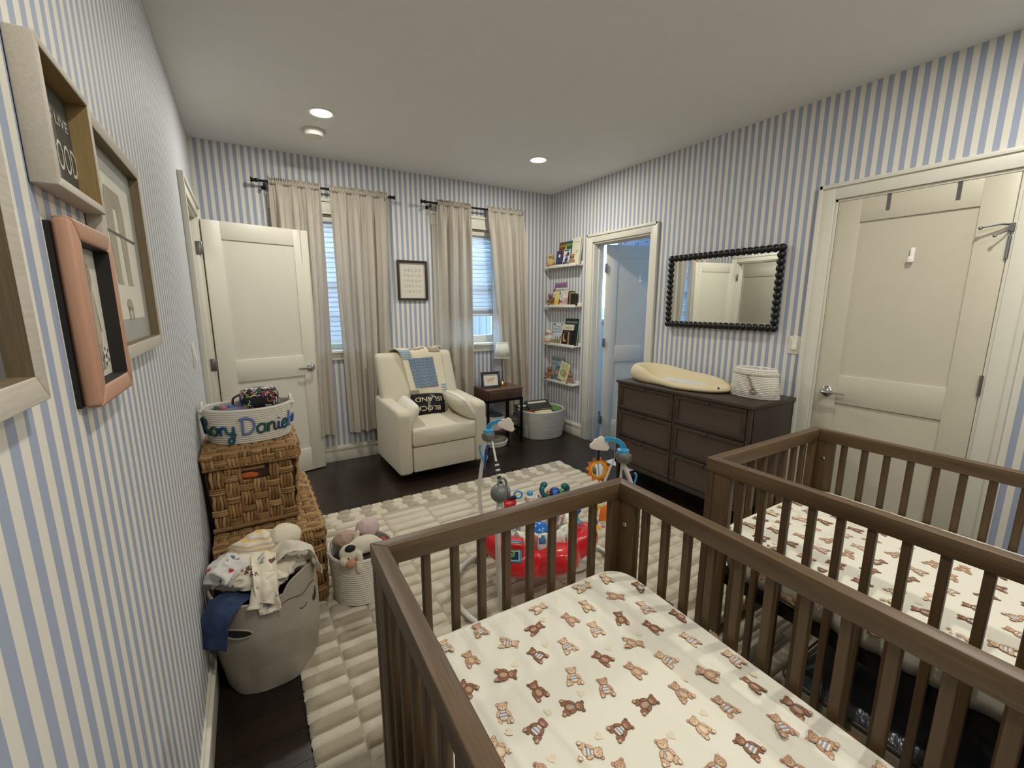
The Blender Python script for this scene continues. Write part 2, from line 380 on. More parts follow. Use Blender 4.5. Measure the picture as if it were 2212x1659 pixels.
# hallway beyond the left doorway and bathroom beyond the right one: plain shells
HW = M('#d6d2c6', .6, var=.03, name='hall_paint')
h = MB(); h.box(-1.32, -1.2, 2.2, 4.9, 0, H); h.box(-1.2, -T, 2.1, 2.2, 0, H); h.box(-1.2, -T, 4.8, 4.9, 0, H); h.box(-1.32, -T, 2.1, 4.9, H, H+.1); h.box(-T, -.0, D+.15, 4.9, 0, H)
struct(h.build('wall_hall', HW, smooth=0)); hl = bpy.data.lights.new('added_hall_lamp', 'AREA'); hl.shape = 'DISK'; hl.size = .12; hl.energy = 9; hl.color = LAMP_COL
ho = bpy.data.objects.new('added_hall_lamp', hl); ho.location = (-.62, 3.6, H-.01); SC.collection.objects.link(ho)  # lamp without a fixture, added to brighten the hall seen in the mirror
sbox('floor_hall', FW[0], -1.32, -T, 2.1, 4.9, -.05, 0)
BW = M('#d3dae4', .6, var=.03, name='bath_paint'); BX = 5.1
h = MB(); h.box(BX, BX+.1, 1.9, 2.7, 0, H); h.box(BX, BX+.1, 3.15, D+.27, 0, H); h.box(BX, BX+.1, 2.7, 3.15, 0, 1.45); h.box(BX, BX+.1, 2.7, 3.15, 2.2, H); h.box(W+T, BX, 1.9, 2.0, 0, H)  # gap in the end wall: unseen opening added for more blue daylight
wx0, wx1, wz0, wz1 = 3.72, 4.45, 1.25, 2.3
h.box(W+T, wx0, D+.15, D+.27, 0, H); h.box(wx1, BX, D+.15, D+.27, 0, H); h.box(wx0, wx1, D+.15, D+.27, 0, wz0); h.box(wx0, wx1, D+.15, D+.27, wz1, H)
h.box(W+T, BX+.1, 1.9, D+.27, H, H+.1)
struct(h.build('wall_bath', BW, smooth=0))
m_, nt, b_, N_, L_ = nodes('dotted_wallpaper'); v_ = coord(nt, (1, 1, 1)); vo = N_.new('ShaderNodeTexVoronoi'); vo.inputs['Scale'].default_value = 22; vo.inputs['Randomness'].default_value = .35; L_.new(v_, vo.inputs[0])
gt = N_.new('ShaderNodeMath'); gt.operation = 'LESS_THAN'; gt.inputs[1].default_value = .26; L_.new(vo.outputs['Distance'], gt.inputs[0]); L_.new(mix(nt, gt.outputs[0], lin('#dfe4ea'), lin('#2a3038')), b_.inputs['Base Color'])
sbox('wall_bath_upper', m_, wx1+.07, BX, D+.14, D+.15, 1.2, 2.33)
sbox('floor_bath', M('#63666b', .3, name='bath_tile'), W, BX, 1.9, D+.27, -.05, -.001)
mb = casing('t', 'y', D+.15, wx0, wx1, wz1, -1, z0=wz0); mb.box(wx0-.08, wx1+.08, D+.12, D+.15, wz0-.05, wz0); struct(mb.build('window_3', WHITE, bevel=.002))

# doors --------------------------------------------------------------
def hinge(mb_unused, parent, x, y, z, ax, name='hinge'):
    """two leaves and a knuckle at the pin line (x,y)"""
    m_ = MB(); h = .09
    m_.tube([(x, y, z-h/2), (x, y, z+h/2)], .0065, 8)
    if ax == 'y': m_.box(x-.034, x, y-.002, y+.001, z-h/2, z+h/2)
    else: m_.box(x-.002, x+.001, y-.034, y, z-h/2, z+h/2)
    return m_.build(name, STEEL, parent, bevel=.001)
def panel_door(name, mat, loc, rz, wd_, ht=2.02, th=.035, label=None, knob_far=True, face=1):
    """two-panel shaker door. local x runs from the hinge, y is its thickness; face 1 = handle lever towards -y"""
    d = thing(name, label, 'door', loc, rz) if label else None
    if label: d['kind'] = 'structure'
    s = MB(); st, tr, lr, br = .115, .115, .13, .20; zl = .84
    def fr(x0, x1, z0, z1): s.box(x0, x1, 0, th, z0, z1)
    fr(0, st, 0, ht); fr(wd_-st, wd_, 0, ht); fr(st, wd_-st, ht-tr-.012, ht); fr(st, wd_-st, zl, zl+.17); fr(st, wd_-st, 0, br)
    b = s.build('door_frame', mat, d, bevel=.0015, world=False)
    for z0, z1 in ((zl+.17, ht-tr-.012), (br, zl)):
        MB().box(st, wd_-st, .009, th-.009, z0, z1).build('panel', mat, d, world=False, smooth=0)
    kx = wd_-.062
    hn = MB()
    for sd, y0 in ((-1, 0), (1, th)):
        X = Matrix.Translation((kx, y0, .905)) @ Matrix.Rotation(R(90 if sd < 0 else -90), 4, 'X'); hn.X = X
        hn.lathe([(.034, 0), (.034, .006), (.026, .014), (.012, .02), (.010, .05), (0, .052)], 20)
        hn.X = Matrix.Identity(4); yy = y0 + sd*.048
        hn.tube([(kx, yy, .905), (kx-.03, yy+sd*.004, .903), (kx-.07, yy+sd*.004, .905), (kx-.115, yy, .905)], [.011, .010, .0085, .007], 8, sq=1.0)
    hn.build('door_handle', CHROME, d, world=False)
    MB().box(wd_-.002, wd_+.001, .006, th-.006, .87, .94).build('latch_plate', STEEL, d, world=False)
    return d
ang = math.degrees(math.atan2(4.03-3.855, .74-.031)); TH_L = ang
d1 = panel_door('door_1', DOORW, (.028, 3.845, .008), ang, .725, ht=2.02, label='white two-panel door standing open against the striped wall')
for z in (.25, 1.0, 1.83): hinge(None, d1, .018, 3.838, z, 'y')
for z in (.25, 1.03, 1.80):
    pass
d2 = panel_door('door_2', DOORW, (W+T+.002, 3.327, .008), -20.5, .70, label='white two-panel door ajar into the blue-lit bathroom', knob_far=True)
for z in (.22, 1.05, 1.80): hinge(None, d2, W+T-.006, 3.345, z, 'x')
def cmd_hook(parent, O, U, N, world=True):
    m_ = MB(); m_.prism(rrect(-.009, .009, -.035, .035, .006), 0, .004, O, U, (0,0,1), N); m_.prism(rrect(-.012, .012, -.04, -.014, .004), .004, .013, O, U, (0,0,1), N); m_.prism(rrect(-.012, .012, -.04, -.01, .004), .013, .016, O, U, (0,0,1), N)
    return m_.build('adhesive_hook', M('#f2f0ea', .3, var=.01), parent, bevel=.001)
a = R(-20.5); cmd_hook(d2, (W+T+.002 + .37*cos(a), 3.327+.009+.37*sin(a), 1.70), (cos(a), sin(a), 0), (sin(a), -cos(a), 0))
# closed closet door, hinges at its near end (y small), handle at y 1.19
d3 = panel_door('door_3', DOORG, (W+.031, DC[0]+.018, .008), 90, DC[1]-DC[0]-.036, label='closed beige two-panel closet door behind the second crib')
for z in (.22, 1.05, 1.70): 
    m_ = MB(); m_.tube([(W-.010, DC[0]+.016, z-.05), (W-.010, DC[0]+.016, z+.05)], .007, 8); m_.build('hinge', STEEL, d3)
cmd_hook(d3, (W-.004, .91, 1.70), (0, -1, 0), (-1, 0, 0))
for y in (1.045, .77):
    m_ = MB(); m_.box(W-.007, W-.004, y-.008, y+.008, 1.945, 2.028); m_.box(W-.012, W-.004, y-.008, y+.008, 2.026, 2.031); m_.build('over_door_strap', STEEL, d3)
m_ = MB(); zc = 1.80; m_.tube([(W-.012, .572, zc), (W-.03, .60, zc+.004), (W-.045, .66, zc-.004)], .0045, 6); m_.ball((W-.046, .664, zc-.006), .009, 8, 6); m_.tube([(W-.012, .572, zc-.02), (W-.03, .585, zc-.03), (W-.05, .61, zc-.045)], .004, 6); m_.ball((W-.05, .612, zc-.047), .008, 8, 6); m_.box(W-.02, W-.006, .56, .578, zc-.03, zc+.006)
m_.build('hinge_pin_stop', STEEL, d3)
d4 = panel_door('door_4', DOORW, (-1.196, 4.55, .008), -90, .74, label='white panelled door across the hallway seen in the mirror')
# wall fittings ------------------------------------------------------
def switch(loc, ax, label):
    t = thing('light_switch', label, 'switch', loc); x, y, z = loc
    N = (1, 0, 0) if ax > 0 else (-1, 0, 0); U = (0, 1, 0) if ax > 0 else (0, -1, 0); pm = M('#e0dccd', .35, var=.01)
    MB().prism(rrect(-.036, .036, -.058, .058, .004), 0, .005, loc, U, (0,0,1), N).build('switch_plate', pm, t, bevel=.0015)
    MB().prism(rrect(-.017, .017, -.034, .034, .002), .005, .008, loc, U, (0,0,1), N).build('rocker_frame', pm, t, bevel=.001)
    MB().prism(rrect(-.014, .014, -.030, .002, .002), .008, .012, loc, U, (0,0,1), N).build('rocker', M('#ece9dd', .3, var=.01), t, bevel=.001)
    for zz in (-.048, .048): MB().prism(circ(0, zz, .0025, n=8), .005, .006, loc, U, (0,0,1), N).build('screw', STEEL, t)
switch((W, 1.435, 1.18), -1, 'white rocker light switch beside the closet door')
switch((0, 2.585, 1.195), 1, 'white light switch beside the open bedroom door')
t = thing('wall_outlet', 'wallpaper-coloured power outlet low on the wall above the book basket', 'outlet', (W, 3.78, .40))
MB().prism(rrect(-.035, .035, -.057, .057, .004), 0, .004, (W, 3.78, .40), (0,-1,0), (0,0,1), (-1,0,0)).build('outlet_plate', WPY, t, bevel=.001)
for zz in (-.02, .02): MB().prism(circ(0, zz, .016, .014, 12), .004, .006, (W, 3.78, .40), (0,-1,0), (0,0,1), (-1,0,0)).build('socket', M('#cfd0d0', .4), t)
LENS = M('#fff3d8', .5, emit=14, var=0, name='lamp_lens')
DLL = ['recessed ceiling downlight above the open door, near the smoke detector', 'recessed ceiling downlight above the curtains nearest the bookshelves', 'recessed ceiling downlight over the left wall pictures', 'recessed ceiling downlight over the second crib', 'recessed ceiling downlight at the middle of the room rear']
for i, (x, y) in enumerate(LAMPS):
    t = thing('ceiling_downlight', DLL[i], 'ceiling light', (x, y, H), group='recessed downlights')
    MB().lathe([(.088, 0), (.088, -.004), (.080, -.006), (.064, -.002), (.062, 0)], 28, (0,0,0), caps=False).build('trim_ring', M('#e6e3da', .4, var=.01), t, world=False)
    MB().lathe([(0, -.001), (.063, -.001)], 28, (0,0,0), caps=False).build('lens', LENS, t, world=False)
t = thing('smoke_detector', 'round white smoke detector on the ceiling beside a downlight', 'smoke detector', (.763, 3.526, H))
MB().lathe([(.078, 0), (.078, -.012), (.072, -.015)], 32).build('mounting_base', M('#c9c6bd', .5), t, world=False)
MB().lathe([(.066, -.015), (.066, -.030), (.058, -.040), (.02, -.044), (0, -.044)], 32).build('sensor_body', M('#e2dfd5', .4), t, world=False)
for k in (0, 1): MB().lathe([(.003, -.041), (0, -.0455)], 8, (.02 + .02*k, -.045, 0)).build('indicator', BLACK, t, world=False)
# ================================================================== CURTAINS
CUR = translucent('linen_curtain', '#c6bdae', .14, .85)
ROD = M('#17120f', .35, .5, var=.03, name='black_rod')
CY = D - .088
def curtain(label, top, bot, zb, seed, folds, grp='linen curtains', amp=.031, hem_dip=0, inner_layer=False):
    t = thing('curtain', label, 'curtain', ((top[0]+top[1])/2, CY, zb), group=grp)
    zt = 2.372; rnd = random.Random(seed); ph = [rnd.random()*6 for _ in range(8)]
    def pos(u, v):
        z = zt - v*(zt - zb)
        ease = v*v*(3-2*v) if not inner_layer else v**.9
        x0 = top[0] + (bot[0]-top[0])*ease; x1 = top[1] + (bot[1]-top[1])*ease
        x = x0 + (x1-x0)*u; g = min(1, v*9); e = min(1, max(0, (v-.05)*3))
        fo = folds*.72; a_ = sin(2*PI*fo*u + ph[0] + .8*sin(v*2.5+ph[1])); f = (abs(a_)**.6)*(1 if a_ > 0 else -1) + .45*sin(2*PI*fo*1.6*u + ph[2] + v*1.5)*(.4+.6*v) + .30*(1-g*.75)*sin(2*PI*folds*2.9*u+ph[3])
        hd = .35*sin(2*PI*folds*3.1*u+ph[4]) + .3*sin(2*PI*folds*4.7*u+ph[5])
        y = CY + amp*(f*(.25+.75*g)*.95) + .012*hd*(1-g) 
        y = min(y, D - .05)
        x += .006*cos(2*PI*folds*u*1.3+ph[6])*e
        if hem_dip: z += hem_dip*sin(u*9+ph[7])*max(0, v-.97)*33
        return (x, y - .004, z)
    n = 110
    MB().grid(pos, n, 46).build('curtain_panel', CUR, t, smooth=180)
    # hem band and gathered rod pocket with a ruffled heading
    MB().grid(lambda u, v: (lambda p: (p[0], p[1]-.0035, p[2]))(pos(u, .965+.034*v)), n, 2).build('hem', CUR, t, smooth=180)
    hd = MB(); K = 230; mm = [rnd.random() for _ in range(40)]
    def head(u, v):
        a = 2*PI*v; x = top[0] + (top[1]-top[0])*u; w_ = .003*sin(u*2*PI*folds*6+ph[1]) + .003*sin(u*2*PI*folds*9.3+ph[2])
        return (x, CY + (.0165+w_)*cos(a), zt + .004 + (.018+w_)*sin(a))
    hd.grid(head, K, 10, cv=True)
    hd.grid(lambda u, v: (top[0]+(top[1]-top[0])*u + .004*sin(u*150+v*3), CY + .009*sin(u*2*PI*folds*5+ph[0]+v*1.2) + .005*sin(u*2*PI*folds*8.1+ph[3]), zt+.010+.030*v+.014*v*noise.noise(Vector((u*26, seed, 0)))), K, 3)
    hd.build('rod_pocket', CUR, t, smooth=180)
    if inner_layer:
        MB().grid(lambda u, v: (pos(0, v)[0] + (2.475 - pos(0, v)[0])*u*min(1, v*2.2)*.999, pos(0, v)[1] + .008 + u*.022, pos(0, v)[2]), 6, 40).build('folded_edge', translucent('curtain_back_lit', '#b9b9bd', .3), t, smooth=180)  # back of the same cloth, daylight on it put in as bluer colour
    return t
curtain('beige linen curtain partly hidden behind the open white door', (.482, .856), (.50, .835), .285, 1, 5)
curtain('beige linen curtain behind the left side of the cream armchair', (.925, 1.41), (.965, 1.36), .275, 2, 6)
curtain('beige linen curtain between the alphabet print and the half blinded window', (1.875, 2.228), (1.86, 2.235), .27, 3, 5)
curtain('beige linen curtain swept aside behind the table lamp', (2.415, 2.85), (2.60, 2.93), .235, 5, 6, hem_dip=.012, inner_layer=True)
for i, (a, b) in enumerate(((.365, 1.475), (1.717, 2.837))):
    t = thing('curtain_rod', ['black curtain rod above the window nearest the open door', 'black curtain rod above the window nearest the shelves'][i], 'curtain rod', (a, CY, 2.376))
    MB().tube([(a+.03, CY, 2.376), (b-.03, CY, 2.376)], .0095, 12).build('pole', ROD, t)
    for e, s in ((a, 1), (b, -1)):
        f = MB(); X = Matrix.Translation((e, CY, 2.376)) @ Matrix.Rotation(R(90*s), 4, 'Y'); f.X = X
        f.lathe([(.016, 0), (.019, .004), (.019, .008), (.012, .016), (.011, .028), (.015, .034), (.015, .044), (.011, .05)], 16).build('finial', ROD, t)
        k = MB(); xx = e + s*.09; k.tube([(xx, D, 2.345), (xx, CY+.0, 2.345), (xx, CY, 2.362)], .007, 6); k.prism(circ(0, 0, .016, n=12), 0, .006, (xx, D, 2.345), (1,0,0), (0,0,1), (0,-1,0)); k.lathe([(.007, -.02), (.009, -.012), (.009, 0)], 10, (xx, CY, 2.352)); k.build('bracket', ROD, t)
# ================================================================== framed alphabet
INK = M('#b9b2a2', .8, var=.02); CREAMP = M('#dcd7c6', .8, bump=.0002, bs=500, var=.02, name='print_paper')
BRN = wood('walnut_frame', '#2a1c14', '#4a3325', 'z', .45)
def picture(name, label, O, U, N, w_, h_, fw, dep, fmat, paper, mat_w=0, matm=None, inner=0, glass=True, cat='picture', back=0.0, bev=.0015, inmat=None, group=None):
    """frame on a wall plane: O lower left corner, U to the viewer's right, N out of the wall. returns thing, plane z of the paper"""
    V = Vector((0, 0, 1)); O = Vector(O); U = Vector(U); N = Vector(N); t = thing(name, label, cat, O, group=group)
    f = MB(); C = [(0, 0), (w_, 0), (w_, h_), (0, h_)]; I = [(fw, fw), (w_-fw, fw), (w_-fw, h_-fw), (fw, h_-fw)]
    pz = .006 + back
    for i in range(4):
        j = (i+1) % 4; q = [C[i], C[j], I[j], I[i]]; f.prism(q, .001, dep, O, U, V, N)
    f.build('frame', fmat, t, bevel=bev, smooth=30)
    if inmat:
        g_ = MB(); e = .0006
        for i in range(4):
            j = (i+1) % 4; P = [I[i], I[j]]; g_.add([O+U*a+V*b+N*z for a, b in P for z in (pz, dep-.001)], [(0, 1, 3, 2)])
        g_.v = [p + ((O+U*(w_/2)+V*(h_/2)) - p).normalized()*e for p in g_.v]
        g_.build('inner_lining', inmat, t, smooth=0)
    p = MB()
    p.use(matm or paper).flat([(fw*.5, fw*.5), (w_-fw*.5, fw*.5), (w_-fw*.5, h_-fw*.5), (fw*.5, h_-fw*.5)], pz, O, U, V, N)
    if mat_w: q = fw + mat_w; p.use(paper).prism([(q, q), (w_-q, q), (w_-q, h_-q), (q, h_-q)], pz, pz+.0006, O, U, V, N)
    p.build('print', None, t, smooth=0)
    if glass: MB().flat([(fw-.002, fw-.002), (w_-fw+.002, fw-.002), (w_-fw+.002, h_-fw+.002), (fw-.002, h_-fw+.002)], min(dep-.004, pz+.008) if dep < .02 else dep-.006 if not back else pz+.004, O, U, V, N).build('glass', PGL, t, smooth=0)
    return t, pz + (.0006 if mat_w else 0)
PGL, nt, b_, N_, L_ = nodes('picture_glass')
tr = N_.new('ShaderNodeBsdfTransparent'); gl = N_.new('ShaderNodeBsdfGlossy'); gl.inputs['Roughness'].default_value = .02
mx = N_.new('ShaderNodeMixShader'); mx.inputs[0].default_value = .055; L_.new(tr.outputs[0], mx.inputs[1]); L_.new(gl.outputs[0], mx.inputs[2]); L_.new(mx.outputs[0], N_['Material Output'].inputs[0])
O = (1.487, D-.001, 1.478); t, pz = picture('alphabet_print', 'dark wood framed alphabet print hanging between the two windows', O, (1,0,0), (0,-1,0), .296, .37, .021, .024, BRN, CREAMP)
m_ = MB()
for k, s in enumerate(('ABCDE', 'FGHIJK', 'LMNOP', 'QRSTU', 'VWXYZ')):
    put_text(m_, ' '.join(s), .15, .268 - .049*k, .036, O, (1,0,0), (0,0,1), (0,-1,0), pz+.0006, width=.165)
fr_ = rrect(.045, .25, .045, .325, .001, 1)
m_.build('lettering', M('#a79f8c', .8, var=0), t, smooth=0)
# ================================================================== pictures on the left wall
LW = wood('limed_wood_y', '#bdb4a5', '#cbc3b5', 'y', .6, .6); LWD = wood('limed_wood_shadow', '#6e6048', '#8a7858', 'z', .6)  # second wood is a darker copy: shade of inner frame faces in colour
GOLDIN = wood('oak_inner', '#8a7346', '#a98d58', 'z', .6); UY, NX = (0, 1, 0), (1, 0, 0)
t, pz = picture('shadow_box_frame', 'deep pale wood box frame reading LONG LIVE BOYHOOD', (0, .862, 1.600), UY, NX, .240, .190, .013, .031, LW, M('#4a4842', .7, name='slate_print'), inmat=GOLDIN, back=-.003)
m_ = MB(); OO = (0, .862, 1.600); Z = (0, 0, 1)
put_text(m_, 'LONG LIVE', .126, .122, .024, OO, UY, Z, NX, pz+.0006, width=.17)
put_text(m_, 'BOYHOOD', .126, .052, .066, OO, UY, Z, NX, pz+.0006, width=.205)
m_.build('lettering', M('#cfcabd', .7, var=0), t, smooth=0)
PINK = wood('pink_oak', '#b98b70', '#c79a7e', 'z', .5, .6)
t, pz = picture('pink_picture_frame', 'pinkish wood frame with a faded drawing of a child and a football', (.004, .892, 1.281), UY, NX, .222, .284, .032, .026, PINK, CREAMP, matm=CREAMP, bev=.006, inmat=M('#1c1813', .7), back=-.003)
OO = (.004, .892, 1.281); m_ = MB(); m_.use(BLACK).prism([(-.006, .002), (.20, .002), (.20, .275), (-.006, .275)], -.004, .002, OO, UY, Z, NX).build('backing_board', None, t)
m_ = MB(); sk = M('#a9a08c', .85, var=.1); sk2 = M('#bdb49f', .85, var=.1); dk = M('#55534c', .8)
def fl_(p, k=0): m_.flat(p, pz+.0006+.0002*k, OO, UY, Z, NX)
OO_ = OO; OO = (OO[0], OO[1]+.026, OO[2]); m_.use(sk2); fl_(circ(.105, .150, .024, .040)); fl_(circ(.112, .100, .018, .032), 1); fl_([(.086, .17), (.094, .172), (.088, .10), (.080, .10)], 1); fl_([(.118, .17), (.126, .168), (.140, .11), (.134, .11)], 1)
m_.use(sk); fl_(circ(.105, .203, .018, .023), 2); fl_([(.098, .09), (.110, .09), (.108, .05), (.10, .05)], 2); fl_([(.112, .09), (.122, .09), (.124, .055), (.116, .055)], 2); fl_(circ(.102, .047, .010, .006), 3); fl_(circ(.122, .05, .010, .006), 3)
OO = (OO[0], OO[1]-.012, OO[2]); m_.use(M('#e6e2d6', .8)); fl_(circ(.150, .066, .019), 2); m_.use(dk); fl_(circ(.150, .066, .006, n=5), 3)
for a_ in range(0, 360, 72): fl_(circ(.150 + .014*cos(R(a_+36)), .066 + .014*sin(R(a_+36)), .0045, n=5), 3)
m_.build('drawing', None, t, smooth=0)
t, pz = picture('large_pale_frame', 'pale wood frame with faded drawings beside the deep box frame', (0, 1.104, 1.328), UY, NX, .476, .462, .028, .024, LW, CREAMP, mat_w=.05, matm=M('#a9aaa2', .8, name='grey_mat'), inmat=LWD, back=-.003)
OO = (0, 1.094, 1.328); m_ = MB(); m_.use(sk)
for dx in (0, .10): fl_([(.15+dx, .32), (.22+dx, .32), (.215+dx, .17), (.225+dx, .155), (.17+dx, .155), (.165+dx, .2)])
fl_([(.15, .32), (.32, .32), (.30, .36), (.17, .36)]); fl_(circ(.25, .11, .03, .014)); 
for dx in (-.022, -.01, .012, .024): fl_([(.25+dx, .105), (.256+dx, .105), (.255+dx, .075), (.251+dx, .075)])
m_.use(dk); fl_([(.09, .262), (.41, .262), (.41, .268), (.09, .268)], 2)
m_.build('drawing', None, t, smooth=0)
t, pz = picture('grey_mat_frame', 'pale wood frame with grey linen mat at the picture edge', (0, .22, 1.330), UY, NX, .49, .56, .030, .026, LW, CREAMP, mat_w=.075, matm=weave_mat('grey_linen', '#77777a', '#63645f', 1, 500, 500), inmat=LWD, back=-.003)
# ================================================================== ROUND BEAD MIRROR
t = thing('wall_mirror', 'rectangular wall mirror with a black beaded wooden frame', 'mirror', (W, 1.99, 1.54)); T_ = t
y0, y1, z0, z1 = 1.562, 2.418, 1.283, 1.802
MIR, nt, b_, N_, L_ = nodes('mirror_glass'); b_.inputs['Metallic'].default_value = 1; b_.inputs['Roughness'].default_value = .01; b_.inputs['Base Color'].default_value = (.9, .92, .88, 1)
MB().box(W-.03, W-.002, y0, y1, z0, z1).build('backing_panel', BLACK, t); MB().flat([(y0, z0), (y1, z0), (y1, z1), (y0, z1)], -.0312, (W, 0, 0), (0,1,0), (0,0,1), (1,0,0)).build('mirror_glass', MIR, t, smooth=0)
BD = M('#100f0e', .38, bump=.0002, bs=150, var=.05, name='black_bead'); ny, nz = 20, 12; pts = []
for k in range(ny): pts += [(y0 + (y1-y0)*k/ny, z0, 0), (y1 - (y1-y0)*k/ny, z1, 0)]
for k in range(nz): pts += [(y1, z0 + (z1-z0)*k/nz, 1), (y0, z1 - (z1-z0)*k/nz, 1)]
be = None
for (y, z, o_) in pts:
    if be is None: be = MB().ball((0, 0, 0), (.0255, .0265, .0265), 18, 12).build('bead', BD, None, smooth=180); o = be
    else: o = be.copy(); SC.collection.objects.link(o)
    o.parent = t; o.location = Vector((W-.03, y, z)) - Vector((W, 1.99, 1.54))
# ================================================================== DRESSER
DW = wood('dresser_espresso', '#33281f', '#4d3f33', 'y', .4); DWZ = wood('dresser_espresso_side', '#2d231c', '#40342b', 'z', .4); CANE = weave_mat('cane_panel', '#5a483c', '#46372d', 1, 260, 260, .6); KN = M('#4a3a2c', .35, .7, name='dark_bronze')
t = thing('dresser', 'dark brown six-drawer dresser with woven panel fronts below the mirror', 'dresser', (3.01, 1.93, 0)); X0, X1, Y0, Y1 = 2.752, W-.02, 1.382, 2.474
MB().box(X0-.012, X1, Y0-.01, Y1+.01, .822, .844).build('top', DW, t, bevel=.002)
b = MB(); b.box(X0+.02, X1-.01, Y0, Y0+.02, .17, .822); b.box(X0+.02, X1-.01, Y1-.02, Y1, .17, .822); b.box(X0+.02, X1-.01, Y0+.02, Y1-.02, .17, .19); b.box(X1-.02, X1-.01, Y0, Y1, .17, .822); b.box(X0+.02, X0+.04, Y0+.02, Y1-.02, .17, .822); b.build('carcass', DWZ, t, bevel=.001)
b = MB(); b.box(X0, X0+.03, Y0, Y0+.024, .15, .822); b.box(X0, X0+.03, Y1-.024, Y1, .15, .822); b.box(X0, X0+.03, 1.92, 1.936, .17, .822); b.box(X0, X0+.03, Y0, Y1, .15, .185)
for z in (.395, .612): b.box(X0+.004, X0+.03, Y0, Y1, z-.004, z+.004)
b.build('face_frame', DW, t, bevel=.001)
for yy in (Y0+.02, Y1-.02):
    for xx in (X0+.025, X1-.03): MB().tube([(xx, yy, .17), (xx, yy, 0)], [.024, .014], 4).build('leg', DWZ, t, smooth=0, bevel=.002)
for (ya, yb) in ((Y0+.028, 1.916), (1.940, Y1-.028)):
    for (za, zb) in ((.190, .388), (.402, .605), (.619, .818)):
        f = MB(); fw = .026; xf = X0-.004
        f.box(xf, xf+.02, ya, yb, za, za+fw); f.box(xf, xf+.02, ya, yb, zb-fw, zb); f.box(xf, xf+.02, ya, ya+fw, za+fw, zb-fw); f.box(xf, xf+.02, yb-fw, yb, za+fw, zb-fw)
        dr = f.build('drawer', DW, t, bevel=.0015)
        MB().box(xf+.008, xf+.02, ya+fw-.002, yb-fw+.002, za+fw-.002, zb-fw+.002).build('woven_panel', CANE, dr, smooth=0)
        k = MB(); k.X = Matrix.Translation((xf, (ya+yb)/2, zb-fw/2)) @ Matrix.Rotation(R(-90), 4, 'Y'); k.lathe([(.006, 0), (.005, .010), (.0095, .016), (.0095, .021), (.005, .025), (0, .0255)], 12).build('knob', KN, dr)
# changing pad -------------------------------------------------------
PADM = M('#d8c9a4', .75, bump=.0006, bs=900, var=.04, vs=300, name='foam_cream')
t = thing('changing_pad', 'cream peanut-shaped foam changing pad lying on the dresser', 'changing pad', (2.985, 2.10, .844))
PL, PWD = .425, .215
def pad_out(a):
    c, s = cos(a), sin(a); r = 1 / math.sqrt((c/PL)**2 + (s/PWD)**2); y = r*c; x = r*s
    x *= 1 - .20*math.exp(-((y-.06)/.14)**2)*1.0; 
    return x, y
def padf(u, v):
    a = 2*PI*u; x, y = pad_out(a); n = y/PL
    hi = .088 + .036*max(0, n)**.8 - .026*max(0, -n); lo = .020 + .006*max(0, n)
    fs = min(1, max(0, -x/PWD*1.3)); hi *= 1 - fs*(.42 if n < .25 else .42*max(0, 1-(n-.25)/.35)); hi = max(hi, .046)
    if v < .25: q = v/.25; s = .86 + .14*sin(q*PI/2); z = hi*.42*(1-cos(q*PI/2))+.0
    elif v < .5: q = (v-.25)/.25; s = 1 - .15*(1-cos(q*PI/2)); z = hi*(.42+.58*sin(q*PI/2))
    else: q = (v-.5)/.5; s = .85*(1-q) ; e = q*2.3; e = min(1, e); z = hi - (hi-lo)*(e*e*(3-2*e))
    return (2.985 + x*s, 2.095 + y*s, .845 + z)
MB().grid(padf, 72, 34, cu=True).build('foam_body', PADM, t, smooth=180)
MB().grid(lambda u, v: (lambda p: (p[0]+.014, p[1]-.06, p[2]+.006))(padf(u, .735+.265*v)), 48, 6, cu=True).build('white_insert', M('#d8d8d6', .4, bump=.0003, bs=400), t, smooth=180)
MB().ball((2.915, 1.712, .873), (.012, .012, .017), 12, 8).build('black_hole_spot', BLACK, t)  # black ball in place of a hole, its darkness put in as colour
# ================================================================== rope baskets
ROPE = M('#d6d0c2', .9, bump=.0012, bs=420, var=.05, vs=90, name='cotton_rope', stretch=(1, 1, .35))
def rope_basket(t, c, rx, ry, h, coils, mat, bulge=lambda v: 1.0, wall=.008, n=72, power=2.0, ztop=None, bands=None):
    """coiled rope wall (outside, rim, inside) of an oval basket"""
    def ring(a, v, off):
        ca, sa = cos(a), sin(a); p = 2/power; x = abs(ca)**p*(1 if ca > 0 else -1); y = abs(sa)**p*(1 if sa > 0 else -1); b = bulge(v)
        return (c[0] + (rx*b+off)*x, c[1] + (ry*b+off)*y)
    mb = MB(); K = coils*4; Vs = []
    for j in range(K + 1):
        v = j/K; off = .0036*abs(sin(PI*coils*v)); Vs.append((v*h, v, off))
    rows = Vs + [(h+.004, 1, -.002), (h+.004, 1, -wall*.7)] + [(z, v, -wall + .002*abs(sin(PI*coils*v))*-1) for z, v, _ in Vs[::-2]] + [(.004, 0, -rx*.5)]
    vs = []
    for z, v, off in rows:
        for i in range(n):
            a = 2*PI*i/n; x, y = ring(a, v, off); zz = z*(1 if ztop is None else 1 + (ztop(a)-1)*v); vs.append((x, y, c[2] + zz))
    fs = [(j*n+i, j*n+(i+1)%n, (j+1)*n+(i+1)%n, (j+1)*n+i) for j in range(len(rows)-1) for i in range(n)]; fs.append(tuple((len(rows)-1)*n+i for i in range(n)))
    fs.append(tuple(range(n))[::-1]); mb.add(vs, fs)
    return mb.build('rope_wall', mat, t, smooth=50)
t = thing('storage_caddy', 'white rope caddy with a braided rim on the dresser end', 'basket', (3.05, 1.545, .844))
